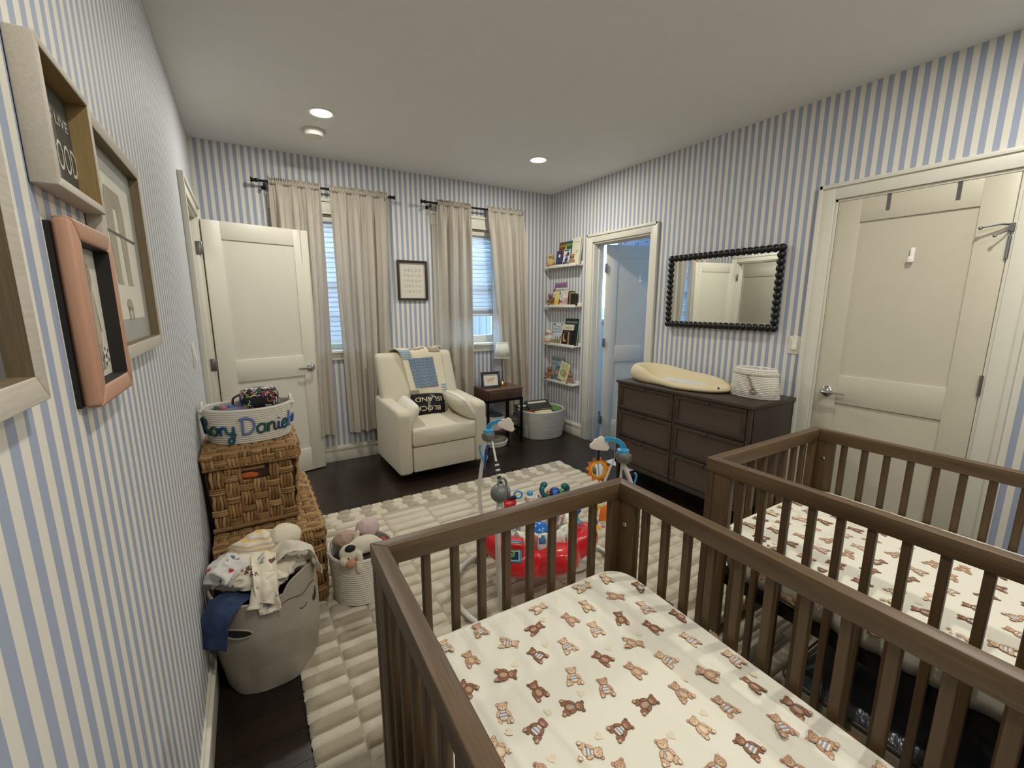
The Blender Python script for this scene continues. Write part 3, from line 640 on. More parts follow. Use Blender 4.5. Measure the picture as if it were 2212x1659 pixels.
gm, nt, b_, N_, L_ = nodes('ombre_rope'); v_ = coord(nt); s_ = N_.new('ShaderNodeSeparateXYZ'); L_.new(v_, s_.inputs[0]); wv = N_.new('ShaderNodeMath'); wv.operation = 'MULTIPLY'; wv.inputs[1].default_value = 4.2; L_.new(s_.outputs[2], wv.inputs[0])
wn_ = tnoise(nt, coord(nt, (40, 40, 260)), 1.0, 2); ad = N_.new('ShaderNodeMath'); ad.operation = 'ADD'; L_.new(wv.outputs[0], ad.inputs[0]); L_.new(wn_, ad.inputs[1]); L_.new(ramp(nt, ad.outputs[0], [(.35, lin('#7d7c7a')), (.8, lin('#d5cfc2')), (1, lin('#ddd8cb'))]), b_.inputs['Base Color']); b_.inputs['Roughness'].default_value = .9
rope_basket(t, (3.05, 1.545, .845), .092, .150, .185, 17, gm, bulge=lambda v: 1.06 - .20*v, wall=.009, ztop=lambda a: 1.0 + .0*cos(a))
br = MB()
for k in range(44):
    a = 2*PI*k/44
    for s in (-1, 1):
        p = [(3.05 + (.092*.88+.006)*cos(a+q), 1.545 + (.150*.88+.006)*sin(a+q), 1.0 + s*(.006-.012*abs(q)/.12)) for q in (-.10, 0, .06)]; br.tube(p, .0042, 5)
br.build('braided_band', ROPE, t)
m_ = MB()
sw = [(-.012, .115), (.006, .122), (-.01, .105), (.012, .1), (-.004, .092), (.01, .088), (-.002, .078), (.014, .082), (0, .068), (.016, .066), (.004, .058), (.02, .058), (.0, .046), (-.008, .03), (.016, .034), (.024, .046), (.01, .05), (-.004, .04), (.004, .024), (.022, .03), (.03, .04)]
m_.tube([(3.05 + (.092*(1.06-.2*z/.185)+.006)*cos(PI+.1+u*8+ (.09-z)*2.2), 1.545 + (.150*(1.06-.2*z/.185)+.006)*sin(PI+.1+u*8+(.09-z)*2.2), .845+z*1.25) for u, z in sw], .0035, 5).build('yarn_name', M('#8d7667', .9), t)
for i, (dy, dx) in enumerate(((-.06, 0), (.0, .01), (.05, -.01))):
    it = thing('nursery_item', ['rounded white gadget at the closet end inside the dresser caddy', 'white looped gadget in the middle of the dresser caddy', 'small grey-white cloth at the mirror end inside the caddy'][i], 'baby accessory', (3.05+dx, 1.545+dy, 1.0))
    MB().ball((3.05+dx, 1.545+dy, 1.0), (.030, .022, .018), 14, 8).build('body', M(('#c9c8c4', '#dedcd6', '#aeb0ae')[i], .5), it, smooth=180)
    if i < 2: MB().tube([(3.05+dx+.0, 1.545+dy+.024*cos(a), 1.022+.016*sin(a)) for a in [k*PI/8 for k in range(16)]], .005, 6, closed=True).build('handle_loop', M('#e2e0da', .5), it)
    MB().box(3.05+dx-.02, 3.05+dx+.02, 1.545+dy-.015, 1.545+dy+.015, .86, 1.0).build('base', M('#bdbbb5', .6), it, bevel=.006)
# air purifier -------------------------------------------------------
t = thing('air_purifier', 'slim white air purifier standing between the dresser and the bathroom door', 'air purifier', (3.08, 2.60, 0)); PW = M('#dfe3ea', .3, var=.01, name='white_plastic')
MB().prism(rrect(2.985, 3.175, 2.515, 2.725, .03, 5), .03, .655).build('tower_body', PW, t, bevel=.02, seg=4)
MB().prism(rrect(2.955, 3.2, 2.50, 2.80, .02, 4), 0, .012).build('foot', PW, t, bevel=.004)
MB().prism(rrect(3.0, 3.16, 2.53, 2.71, .02, 4), .6545, .657).build('top_grille', M('#b9bdc4', .4), t)
# ================================================================== ARMCHAIR
UPH = M('#d2cab4', .95, bump=.0009, bs=700, var=.045, vs=220, sheen=.2, name='boucle_cream')
t = thing('recliner_armchair', 'cream upholstered recliner armchair between the windows', 'armchair', (1.182, 3.272, 0), 1.0); CW, CDP = .80, .74
def rbox(name, x0, x1, y0, y1, z0, z1, r, parent, mat, seg=5, puff=0):
    b = MB(); n = 10
    def side(ax, s):
        def f(u, v):
            u_, v_ = u*2-1, v*2-1; pf = puff*(1-u_*u_)*(1-v_*v_)*s; q = [0, 0, 0]; cx, cy, cz = (x0+x1)/2, (y0+y1)/2, (z0+z1)/2; hx, hy, hz = (x1-x0)/2, (y1-y0)/2, (z1-z0)/2
            if ax == 0: return (cx + s*hx + pf, cy + hy*u_*s, cz + hz*v_)
            if ax == 1: return (cx - hx*u_*s, cy + s*hy + pf, cz + hz*v_)
            return (cx + hx*u_*s, cy + hy*v_, cz + s*hz + pf)
        return f
    if puff:
        for ax in (0, 1, 2):
            for s in (-1, 1): b.grid(side(ax, s), n, n)
        o = b.build(name, mat, parent, world=False, smooth=180); w_ = o.modifiers.new('w', 'WELD'); w_.merge_threshold = .0005
        q = o.modifiers.new('b', 'BEVEL'); q.width = r; q.segments = seg; q.limit_method = 'ANGLE'; q.angle_limit = R(50)
        return o
    return b.box(x0, x1, y0, y1, z0, z1).build(name, mat, parent, world=False, bevel=r, seg=seg, smooth=180)
for s, x0, nm in ((0, 0, 'left'), (1, CW-.115, 'right')):
    b = MB(); P = [(0.0, .065), (0.0, .575), (.03, .600), (.12, .606), (.30, .612), (.52, .622), (.66, .628), (.66, .065)]
    b.prism(P, x0, x0+.115, (0,0,0), (0,1,0), (0,0,1), (1,0,0)); b.build('arm', UPH, t, world=False, bevel=.028, seg=5, smooth=180)
rbox('footrest', .119, CW-.119, .004, .10, .075, .285, .012, t, UPH, 4)
rbox('base', .11, CW-.11, .09, .66, .085, .32, .01, t, UPH)
rbox('seat_cushion', .117, CW-.117, -.004, .60, .294, .445, .035, t, UPH, 6, puff=.022)
b = MB()
def bk(u, v):
    a = 2*PI*u; n_ = 4.0; ca, sa = cos(a), sin(a); x = abs(ca)**(2/n_)*(1 if ca > 0 else -1); y = abs(sa)**(2/n_)*(1 if sa > 0 else -1)
    zz = .36 + .645*v; ww = .372 - .012*v; th = .088 - .022*v; cyy = .475 + .165*v; e = 1
    if v > .93: e = math.sqrt(max(0, 1-((v-.93)/.07)**2))*.5+.5
    px = CW/2 - .028*v + x*ww*(1-(1-e)*.12); py = cyy + y*th*e
    if v == 0: py = cyy
    py -= .012*sin(v*PI)*(1-x*x) if y < 0 else 0
    wr = .0035*noise.noise(Vector((px*30, v*46, 3)))*max(0, abs(x)-.55)*3.2
    return (px, py + (wr if y < 0 else 0), zz)
b.grid(bk, 64, 44, cu=True); b.f.append(tuple(64*44+i for i in range(64))); b.mi.append(0)
b.build('backrest', UPH, t, world=False, smooth=180)
sp = MB()
for s in (-1, 1): sp.tube(catmull([(CW/2-.028*v+s*(.370-.012*v), .475+.165*v-.005*s*0, .36+.645*v) for v in (0.1, .4, .7, .93)], 6), .0035, 5)
sp.build('welt_seam', UPH, t, world=False)
MB().lathe([(.26, .012), (.26, .03), (.05, .035), (.05, .085)], 32, (CW/2, .36, 0)).build('swivel_base', BLACKM, t, world=False)
CH = TM[t.name]
def pillow(name, label, w_, h_, th, X, mat, seed, cat='cushion', exp=2.6, wr=.004, grp=None, parent=None):
    p = MB(); nn = 26
    def f(sg):
        def g(u, v):
            x, y = u*2-1, v*2-1; k = (1-abs(x)**exp)*(1-abs(y)**exp); z = sg*th/2*(max(k, 0)**.42)
            pin = 1 - .07*(x*x*y*y); e = wr*noise.noise(Vector((x*4+seed, y*4, sg)))*(.3+abs(x*y)*2)
            return X @ Vector((x*w_/2*(1-.05*(1-y*y)*0)*pin, y*h_/2*pin, z + sg*e*(k > .02)))
        return g
    p.grid(f(1), nn, nn); p.grid(lambda u, v: f(-1)(1-u, v), nn, nn)
    rt = thing(name, label, cat, X.translation, group=grp)
    o = p.build('pillow_body', mat, rt, smooth=180); q = o.modifiers.new('w', 'WELD'); q.merge_threshold = .0008
    e = MB(); L_ = []
    for k in range(48):
        a = k/48*4; sd = int(a); q_ = a-sd; x, y = [(-1+2*q_, -1), (1, -1+2*q_), (1-2*q_, 1), (-1, 1-2*q_)][sd]; pin = 1-.07*(x*x*y*y); L_.append(X @ Vector((x*w_/2*pin, y*h_/2*pin, 0)))
    e.tube(L_, .0032, 6, closed=True).build('piping', mat, rt, smooth=60)
    return rt, f
PIL = M('#dcd6c6', .9, bump=.0006, bs=500, var=.04, vs=150, name='arm_pillow_cream')
X1_ = CH @ Matrix.Translation((.145, .235, .545)) @ Matrix.Rotation(R(28), 4, 'Y') @ Matrix.Rotation(R(90), 4, 'Y') @ Matrix.Rotation(R(94), 4, 'Z')
pillow('arm_pillow', 'cream pillow leaning inside the armchair arm nearest the open door', .42, .215, .12, X1_, PIL, 1, grp='armchair arm pillows')
X2_ = CH @ Matrix.Translation((CW-.168, .200, .552)) @ Matrix.Rotation(R(-34), 4, 'Y') @ Matrix.Rotation(R(90), 4, 'Y') @ Matrix.Rotation(R(94), 4, 'Z')
pillow('arm_pillow', 'cream pillow leaning inside the armchair arm nearest the side table', .41, .245, .12, X2_, PIL, 5, grp='armchair arm pillows')
# blanket over the backrest ------------------------------------------
KN1 = M('#e0d6ba', .95, bump=.002, bs=260, var=.05, vs=100, name='knit_cream'); KB = M('#77889a', .95, bump=.001, bs=420, var=.06, name='knit_blue'); KT = M('#a3937e', .95, bump=.002, bs=200, var=.1, name='knit_tan'); KS = M('#a8c2d8', .95, name='knit_pale_blue')
bt = thing('knit_blanket', 'patchwork knit blanket with a blue cable square draped over the armchair', 'blanket', CH @ Vector((.43, .5, .46)))
path = [(.70, .50), (.742, .70), (.745, .90), (.726, .985), (.66, 1.022), (.585, 1.018), (.556, .985), (.530, .86), (.488, .70), (.446, .55), (.40, .475), (.33, .462)]
PC = catmull([(0, y, z) for y, z in path], 8)
def bl(u, v, off=0):
    q = v*(len(PC)-1); i = min(int(q), len(PC)-2); p = PC[i].lerp(PC[i+1], q-i); tn = (PC[i+1]-PC[i]).normalized(); nr = Vector((0, -tn.z, tn.y))
    if nr.y > 0 and v > .35 or nr.z < 0 and v <= .5 and v > .25: nr = -nr
    nr = Vector((0, tn.z, -tn.y)) if Vector((0, tn.z, -tn.y)).dot(p - Vector((0, .60, .7))) > 0 else Vector((0, -tn.z, tn.y))
    sh = .165 + .12*v - .03*sin(v*5); wdt = .42 - .05*v + .02*sin(v*6)
    x = sh + wdt*u; w_ = .006*sin(u*9+v*4) + .004*sin(u*17-v*7)
    return CH @ (Vector((x, p.y, p.z)) + nr*(.014 + w_ + off))
MB().grid(bl, 40, 90).build('knit_ground', KN1, bt, smooth=180, solid=.007)
def patch(name, mat, u0, u1, v0, v1, off=.006, fn=None, n=(18, 18), solid=.004):
    return MB().grid(lambda u, v: bl(u0+(u1-u0)*u, v0+(v1-v0)*v, off + (fn(u, v) if fn else 0)), *n).build(name, mat, bt, smooth=180, solid=solid)
patch('cable_knit_square', KB, .16, .76, .575, .735, fn=lambda u, v: .005*abs(sin(u*PI*6))*(.6+.4*sin(v*60+ (1 if int(u*6) % 2 else -1)*u*20)), n=(60, 60))
patch('tan_square', KT, .70, .98, .44, .53, fn=lambda u, v: .002*sin(u*50)*sin(v*40), n=(30, 24))
patch('basket_knit_square', KT, -.03, .22, .745, .94, off=.009, fn=lambda u, v: .007*abs(sin(u*PI*4))*abs(sin(v*PI*8+(int(u*4) % 2)*PI/2)), n=(40, 60))
st_ = MB()
for k in range(9): st_.grid((lambda k_: lambda u, v: bl(-.0+.26*u, .475+.012*k_*1.0+.006*v, .008))(k), 8, 1)
for k in range(17): st_.grid((lambda k_: lambda u, v: bl(.85+.13*u, .725+.0135*k_+.0065*v, .008))(k), 6, 1)
st_.build('pale_blue_stripes', KS, bt, smooth=60, solid=.003)
def on_bl(u0, v0, su, sv, poly, off): return [bl(u0+x*su, v0+y*sv, off) for x, y in poly]
lm = MB(); lm.use(M('#8c7660', .95, bump=.001)).add(on_bl(.48, .800, .085, .026, circ(0, 0, 1, n=24), .0105), [tuple(range(24))])
lm.add(on_bl(.68, .822, .17, .014, circ(0, 0, 1, n=20), .0095), [tuple(range(20))]); lm.use(KT).add(on_bl(.48, .800, .062, .019, circ(0, 0, 1, n=20), .0125), [tuple(range(20))])
lm.use(BLACK)
for dx, dy in ((-.03, -.006), (.03, -.006), (0, .006)): lm.add(on_bl(.48+dx, .800+dy*.8, .009, .0035, circ(0, 0, 1, n=8), .014), [tuple(range(8))])
lm.use(KT)
for k in range(4): lm.add(on_bl(.30+.1*k, .478, .012, .016, circ(0, 0, 1, n=8), .012), [tuple(range(8))])
lm.add(on_bl(.45, .462, .20, .012, circ(0, 0, 1, n=14), .012), [tuple(range(14))])
lm.build('animal_patches', None, bt, smooth=0)
# navy lettered pillow
NV = M('#16171f', .95, bump=.002, bs=300, var=.1, name='navy_hooked_wool')
X3_ = CH @ Matrix.Translation((.405, .385, .548)) @ Matrix.Rotation(R(-2), 4, 'Z') @ Matrix.Rotation(R(3), 4, 'Y') @ Matrix.Rotation(R(66), 4, 'X')
rt, pf = pillow('lettered_pillow', 'navy hooked wool pillow with cream capitals set upside down', .315, .195, .08, X3_, NV, 9)
tx = MB()
def onp(a, b): return pf(1)(.5 - a/.315, .5 - b/.195) + X3_.to_3x3() @ Vector((0, 0, .0035))
CRL = M('#d8cda8', .95, bump=.001, bs=300, name='cream_wool')
tx.use(CRL); put_text(tx, 'BLOCK', 0.01, .026, .060, (0,0,0), (1,0,0), (0,1,0), (0,0,1), fn=onp, width=.225); tx.build('wool_word', None, rt, smooth=60, solid=.006); tx = MB().use(CRL); put_text(tx, 'ISLAND', -.0, -.056, .060, (0,0,0), (1,0,0), (0,1,0), (0,0,1), fn=onp, width=.25)
o = tx.build('wool_word', None, rt, smooth=60, solid=.006)
gm_ = M('#77776f', .95, bump=.001, bs=300, name='grey_wool'); gx = MB()
for pl in (catmull([(-.02, -.095, 0), (-.05, -.07, 0), (-.01, -.06, 0), (.0, -.02, 0), (.005, .02, 0), (-.0, .06, 0), (.01, .085, 0)], 5),):
    vs = []
    for i, p in enumerate(pl): vs += [pf(1)(.5-(p.x-.013)/.315, .5-p.y/.215) + X3_.to_3x3() @ Vector((0, 0, .0022)), pf(1)(.5-(p.x+.013)/.315, .5-p.y/.215) + X3_.to_3x3() @ Vector((0, 0, .0022))]
    gx.add(vs, [(2*i, 2*i+1, 2*i+3, 2*i+2) for i in range(len(pl)-1)])
gx.build('grey_island_motif', gm_, rt, smooth=60)
# ================================================================== SIDE TABLE
RW = wood('rustic_plank', '#3a2418', '#6b4a36', 'x', .5, .9); RT = wood('rustic_top', '#5a4034', '#8c6d5c', 'x', .35, .9)
t = thing('side_table', 'rustic wood side table with black metal legs and one drawer', 'side table', (2.423, 3.86, 0)); x0, x1, y0, y1 = 2.213, 2.633, 3.70, 4.01
MB().box(x0, x1, y0-.0, y1, .578, .596).build('top', RT, t, bevel=.002)
MB().box(x0+.002, x1-.002, y0+.012, y1, .485, .578).build('case', RW, t, bevel=.002)
dr = MB().box(x0+.02, x1-.02, y0-.0, y0+.014, .489, .576).build('drawer', RW, t, bevel=.002); k = MB(); k.X = Matrix.Translation(((x0+x1)/2+.03, y0, .533)) @ Matrix.Rotation(R(90), 4, 'X'); k.lathe([(.005, 0), (.004, .008), (.011, .014), (.011, .02), (0, .023)], 12).build('knob', M('#2c201a', .4), dr)
for xx in (x0+.011, x1-.011):
    for yy in (y0+.011, y1-.011): MB().box(xx-.011, xx+.011, yy-.011, yy+.011, 0, .485).build('leg', BLACKM, t, bevel=.001)
f = MB(); f.box(x0, x1, y0, y0+.022, .465, .485); f.box(x0, x1, y1-.022, y1, .465, .485)
for xx in (x0, x1-.022): f.box(xx, xx+.022, y0, y1, .465, .485)
f.build('upper_frame', BLACKM, t); f = MB()
for xx in (x0, x1-.022): f.box(xx, xx+.022, y0, y1, .13, .15)
f.box(x0, x1, y1-.022, y1, .13, .15); f.build('lower_frame', BLACKM, t); MB().box(x0+.02, x1-.14, y0+.03, y1-.02, .135, .152).build('lower_shelf', RW, t, bevel=.001)
t = thing('storage_basket', 'round white basket of grey cloth on the side table shelf', 'basket', (2.36, 3.87, .152)); rope_basket(t, (2.36, 3.865, .152), .125, .12, .14, 12, ROPE, bulge=lambda v: .85+.15*v)
def crumple(name, label, cat, c, r, mat, seed, fz=.35, sc=9, nu=64, nv=36, grp=None, flat_=None, top=True, rot=0, parent=None, solid=False):
    """a crumpled heap of one cloth: folded, displaced, continuous surface"""
    rt = thing(name, label, cat, c, group=grp); b = MB()
    def g(u, v):
        a = 2*PI*u; ph = (v-.5)*PI; d = Vector((cos(ph)*cos(a), cos(ph)*sin(a), sin(ph)))
        q = Vector((d.x*r[0], d.y*r[1], d.z*r[2])); n1 = 1-abs(noise.noise(q*sc + Vector((seed*9, 0, 0)))); n2 = 1-abs(noise.noise(q*sc*2.6 + Vector((0, seed*5, 0))))
        k = 1 + fz*(n1**3-.55) + fz*.4*(n2**3-.5); q *= k; x = q.x*cos(R(rot)) - q.y*sin(R(rot)); y = q.x*sin(R(rot)) + q.y*cos(R(rot))
        z = q.z if not flat_ else max(q.z, -flat_)
        return (c[0]+x, c[1]+y, c[2]+z)
    b.grid(g, nu, nv, cu=True).build('cloth', mat, rt, smooth=180)
    return rt
crumple('folded_cloth', 'dark grey cloth heaped in the basket under the side table', 'cloth', (2.36, 3.865, .285), (.10, .10, .035), M('#4a4a4e', .95, bump=.001), 3)
t = thing('floor_basket', 'low round white basket on the floor beneath the side table shelf', 'basket', (2.33, 3.80, 0)); rope_basket(t, (2.33, 3.80, .001), .15, .15, .05, 5, ROPE, bulge=lambda v: .9+.1*v)
# lamp
t = thing('table_lamp', 'small brass table lamp with a white pleated shade', 'lamp', (2.50, 3.90, .596)); BR = M('#b08a4c', .22, 1, var=.05, name='brass'); lx, ly = 2.50, 3.90
MB().lathe([(0, .0), (.055, .0), (.057, .006), (.054, .016), (.034, .020), (.024, .032), (.012, .044), (0, .044)], 32, (lx, ly, .596)).build('base', BR, t)
MB().lathe([(.008, .64), (.0065, .70), (.0065, .86), (.009, .868), (.009, .875), (.005, .88), (.005, .92)], 16, (lx, ly, 0)).build('stem', M('#8d8578', .25, .9, var=.05), t)
SHD = translucent('pleated_shade', '#efeee2', .35, .8)
MB().lathe([(.083, .892), (.060, 1.045)], 144, (lx, ly, 0), mod=lambda a, z: 1+.022*sin(a*36), caps=False).build('lamp_shade', SHD, t, smooth=25, solid=.0015)
tr_ = MB()
for r_, z_ in ((.0835, .893), (.0605, 1.044)): tr_.tube([(lx+r_*cos(a), ly+r_*sin(a), z_) for a in [2*PI*k/40 for k in range(40)]], .0028, 5, closed=True)
tr_.build('shade_trim', M('#f1f0e6', .8), t)
# small photo frame on table
a = R(-8); U = Vector((cos(a), sin(a), 0)); N = Vector((sin(a), -cos(a), .22)).normalized(); V = U.cross(N) * -1; V = N.cross(U)
O = Vector((2.215, 3.83, .598)); t = thing('photo_frame', 'small dark navy photo frame with an animal sketch on the side table', 'photo frame', O); f = MB(); w_, h_, fw = .205, .165, .024; DG = M('#262a33', .4, name='navy_frame')
C = [(0, 0), (w_, 0), (w_, h_), (0, h_)]; I = [(fw, fw), (w_-fw, fw), (w_-fw, h_-fw), (fw, h_-fw)]
for i in range(4): j = (i+1) % 4; f.prism([C[i], C[j], I[j], I[i]], 0, .018, O, U, V, N)
f.build('frame', DG, t, bevel=.002); MB().prism([(.02, .02), (w_-.02, .02), (w_-.02, h_-.02), (.02, h_-.02)], .001, .006, O, U, V, N).build('picture_card', CREAMP, t)
f = MB(); f.use(M('#c9b58f', .8, var=.1)); f.flat(circ(.095, .085, .034, .016, 18), .0066, O, U, V, N); f.flat(circ(.135, .098, .014, .012, 12), .0067, O, U, V, N)
for dx in (.066, .078, .110, .122): f.flat([(dx, .085), (dx+.008, .085), (dx+.006, .045), (dx+.001, .045)], .0065, O, U, V, N)
f.flat([(.062, .09), (.068, .088), (.05, .108), (.046, .105)], .0065, O, U, V, N); f.build('animal_sketch', None, t, smooth=0)
MB().prism([(.09, .0), (.12, .0), (.11, .11), (.10, .11)], -.004, 0, O, U, (V - N*.55).normalized(), N).build('easel_back', DG, t)
# ================================================================== RUG
t = thing('area_rug', 'large cream and taupe carved wool rug under the cribs', 'rug', (1.45, 1.5, 0))
def pile(name, c, dk):
    m, nt, b, N, L = nodes(name); v = coord(nt); n1 = tnoise(nt, v, 180, 4, .7); n2 = tnoise(nt, v, 9, 3)
    L.new(mix(nt, n2, mix(nt, n1, lin(dk), lin(c)), mix(nt, n1, lin(c), lin(c))), b.inputs['Base Color']); b.inputs['Roughness'].default_value = 1; b.inputs['Sheen Weight'].default_value = .3; b.inputs['Specular IOR Level'].default_value = .1
    bumpn(nt, n1, b, .004); return m
RUL = pile('rug_cream', '#dcd2bc', '#ac9f88'); RUD = pile('rug_taupe', '#b3a78f', '#8d816b'); RUB = pile('rug_ground', '#b9ab93', '#87775f')
RX0, RX1, RY0, RY1 = .285, 2.60, -.25, 3.02
MB().box(RX0+.006, RX1-.006, RY0, RY1-.006, .001, .012).build('rug_ground', RUB, t)
rn = random.Random(3)
def tuft(mb, x0, x1, y0, y1, z, mat, r=.004):
    mb.use(mat); nx = max(2, int((x1-x0)/.03)); ny = max(2, int((y1-y0)/.016)); s_ = rn.random()*50
    def g(u, v):
        x = x0+(x1-x0)*u; y = y0+(y1-y0)*v; e = min(u*(x1-x0), (1-u)*(x1-x0), v*(y1-y0), (1-v)*(y1-y0)); zz = .010 if e < 1e-6 else z*(1 if e > .011 else .9)
        j = .0035; return (x + j*noise.noise(Vector((x*60, y*60, s_))), y + j*noise.noise(Vector((x*60, y*60, s_+9))), zz + .0015*noise.noise(Vector((x*80, y*80, 2))))
    xs = [0, .008/(x1-x0)] + [i/nx for i in range(1, nx)] + [1-.008/(x1-x0), 1]; ys = [0, .006/(y1-y0)] + [i/ny for i in range(1, ny)] + [1-.006/(y1-y0), 1]
    vs = [g(a, b) for b in ys for a in xs]; K = len(xs)
    mb.add(vs, [(j*K+i, j*K+i+1, (j+1)*K+i+1, (j+1)*K+i) for j in range(len(ys)-1) for i in range(K-1)])
pb = MB()
# checker border along the far edge: three rows of small blocks
for r_ in range(3):
    x = RX0 + (r_ % 2)*.055
    y1 = RY1 - r_*.062; k = r_
    while x < RX1 - .02:
        w_ = .075; tuft(pb, x, min(x+w_-.004, RX1), y1-.058, y1, .022 if k % 2 else .019, RUD if k % 2 else RUL); x += w_; k += 1
# two columns of offset blocks along the near-left edge
per = .104; yb = RY1 - .19
cols = [(RX0, RX0+.155, 0), (RX0+.157, RX0+.315, .035)]
for (xa, xb, off) in cols:
    y = yb - off
    if off: tuft(pb, xa, xb-.002, yb-off+.002, yb, .02, RUD)
    while y > RY0 + .1:
        tuft(pb, xa, xb, y-.044, y, .020, RUL); tuft(pb, xa, xb, y-.044-.056, y-.046, .025, RUD); y -= per
# broad columns of long ribs
xa = RX0 + .317; ci = 0
while xa < RX1 - .05:
    xb = min(xa + .30, RX1); y = yb - (ci*.041) % .085 
    while y > RY0 + .1:
        dkk = (ci*3 + int(y*11)) % 5 == 0
        tuft(pb, xa+.002, xb-.002, y-.058, y, .024, RUL)
        tuft(pb, xa+.002, xb-.002, y-.084, y-.060, .016, RUD if rn.random() < .75 else RUL); y -= .0865
    xa += .302; ci += 1
pb.build('carved_pile', None, t, smooth=180, kind='stuff')
# ================================================================== CRIBS
CRX = wood('crib_walnut_x', '#4a3824', '#7c6242', 'x', .42, .7); CRY = wood('crib_walnut_y', '#4a3824', '#7c6242', 'y', .42, .7); CRZ = wood('crib_walnut_z', '#48361f', '#725839', 'z', .42, .7)
def crib(label, loc, rz, w_=.79):
    t = thing('crib', label, 'crib', loc, rz, group='slatted wooden cribs'); l_, h_ = 1.37, .89; b = .034; rh = .051
    kw = dict(parent=t, world=False)
    def rail(x0, x1, y0, y1, z0, z1, mat, nm='rail'): return MB().box(x0, x1, y0, y1, z0, z1).build(nm, mat, bevel=.003, smooth=30, **kw)
    # mitred top rails
    for nm, C in (('top_rail', [(0, 0), (w_, 0), (w_-b, -b), (b, -b)]), ('top_rail', [(0, -l_), (b, -l_+b), (w_-b, -l_+b), (w_, -l_)]), ('top_rail', [(0, 0), (b, -b), (b, -l_+b), (0, -l_)]), ('top_rail', [(w_, 0), (w_, -l_), (w_-b, -l_+b), (w_-b, -b)])):
        xs = [p[0] for p in C]; ax = (max(xs)-min(xs)) > .1
        MB().prism(C, h_-rh, h_).build(nm, CRX if ax else CRY, bevel=.0022, smooth=30, **kw)
    # corner posts, each an L of two boards
    for cx, sx in ((0, 1), (w_, -1)):
        for cy, sy in ((0, -1), (-l_, 1)):
            p = MB(); q = lambda a, c_: sorted((a, c_))
            X = q(cx + sx*.002, cx + sx*.058); Y = q(cy + sy*.003, cy + sy*.030); p.box(X[0], X[1], Y[0], Y[1], 0.034, h_-rh)
            X = q(cx + sx*.003, cx + sx*.030); Y = q(cy + sy*.031, cy + sy*.095); p.box(X[0], X[1], Y[0], Y[1], .10, h_-rh); po = p.build('corner_post', CRZ, bevel=.002, smooth=30, **kw)
            c = MB(); c.X = Matrix.Translation((cx + sx*.031, cy + sy*.060, .76)) @ Matrix.Rotation(R(90*sx), 4, 'Y'); c.lathe([(.0075, 0), (.0075, .001), (.006, .003), (0, .003)], 12)
            c.build('bolt_cap', CHROME, po, world=False)
            c = MB(); c.lathe([(.012, .023), (.012, .034)], 10, (cx+sx*.03, cy+sy*.016, 0)); c.build('foot_pad', BLACK, po, world=False)
    sl = .021
    pr = MB().box(-sl/2, sl/2, -sl/2, sl/2, .15, h_-rh).build('slat', CRZ, bevel=.004, seg=3, smooth=30, **kw); pr.location = (.127, -.017, 0)
    def cp(x, y):
        o = pr.copy(); SC.collection.objects.link(o); o.parent = t; o.location = (x, y, 0)
    for k in range(8):
        if k: cp(.127 + (w_-.254)/7*k, -.017)
        cp(.127 + (w_-.254)/7*k, -l_+.017)
    for k in range(16):
        for x in (.017, w_-.017): cp(x, -.130 - .0742*k)
    for y0, y1 in ((-.032, -.004), (-l_+.004, -l_+.032)): rail(.03, w_-.03, y0, y1, .11, .155, CRX, 'bottom_rail')
    for x0, x1 in ((.004, .032), (w_-.032, w_-.004)): rail(x0, x1, -l_+.03, -.03, .11, .155, CRY, 'bottom_rail')
    f = MB(); f.box(.036, .06, -l_+.06, -.06, .415, .453); f.box(w_-.06, w_-.036, -l_+.06, -.06, .415, .453); f.box(.06, w_-.06, -.085, -.06, .415, .453); f.box(.06, w_-.06, -l_+.06, -l_+.085, .415, .453)
    for k in range(6): f.box(.06, w_-.06, -.25-.19*k, -.22-.19*k, .435, .45)
    f.build('mattress_support', BLACKM, smooth=0, **kw)
    return t
crib('brown slatted crib nearest the camera holding the front bear-print sheet', (.429, .962, 0), -1.5)
crib('brown slatted crib beside the closed closet door', (1.628, .912, 0), -.6)
SHEET = M('#dbd6c6', .9, bump=.0004, bs=900, var=.02, vs=8, name='cotton_sheet')
BRC = {k: M(c, .9, var=.05, name='bear_ink_' + k) for k, c in dict(d='#8a6149', m='#b59274', l='#cbac8c', p='#dcc8ac', k='#5a3c2e', s='#8f8f9c', w='#d6d0c6', h='#d8ccb2').items()}
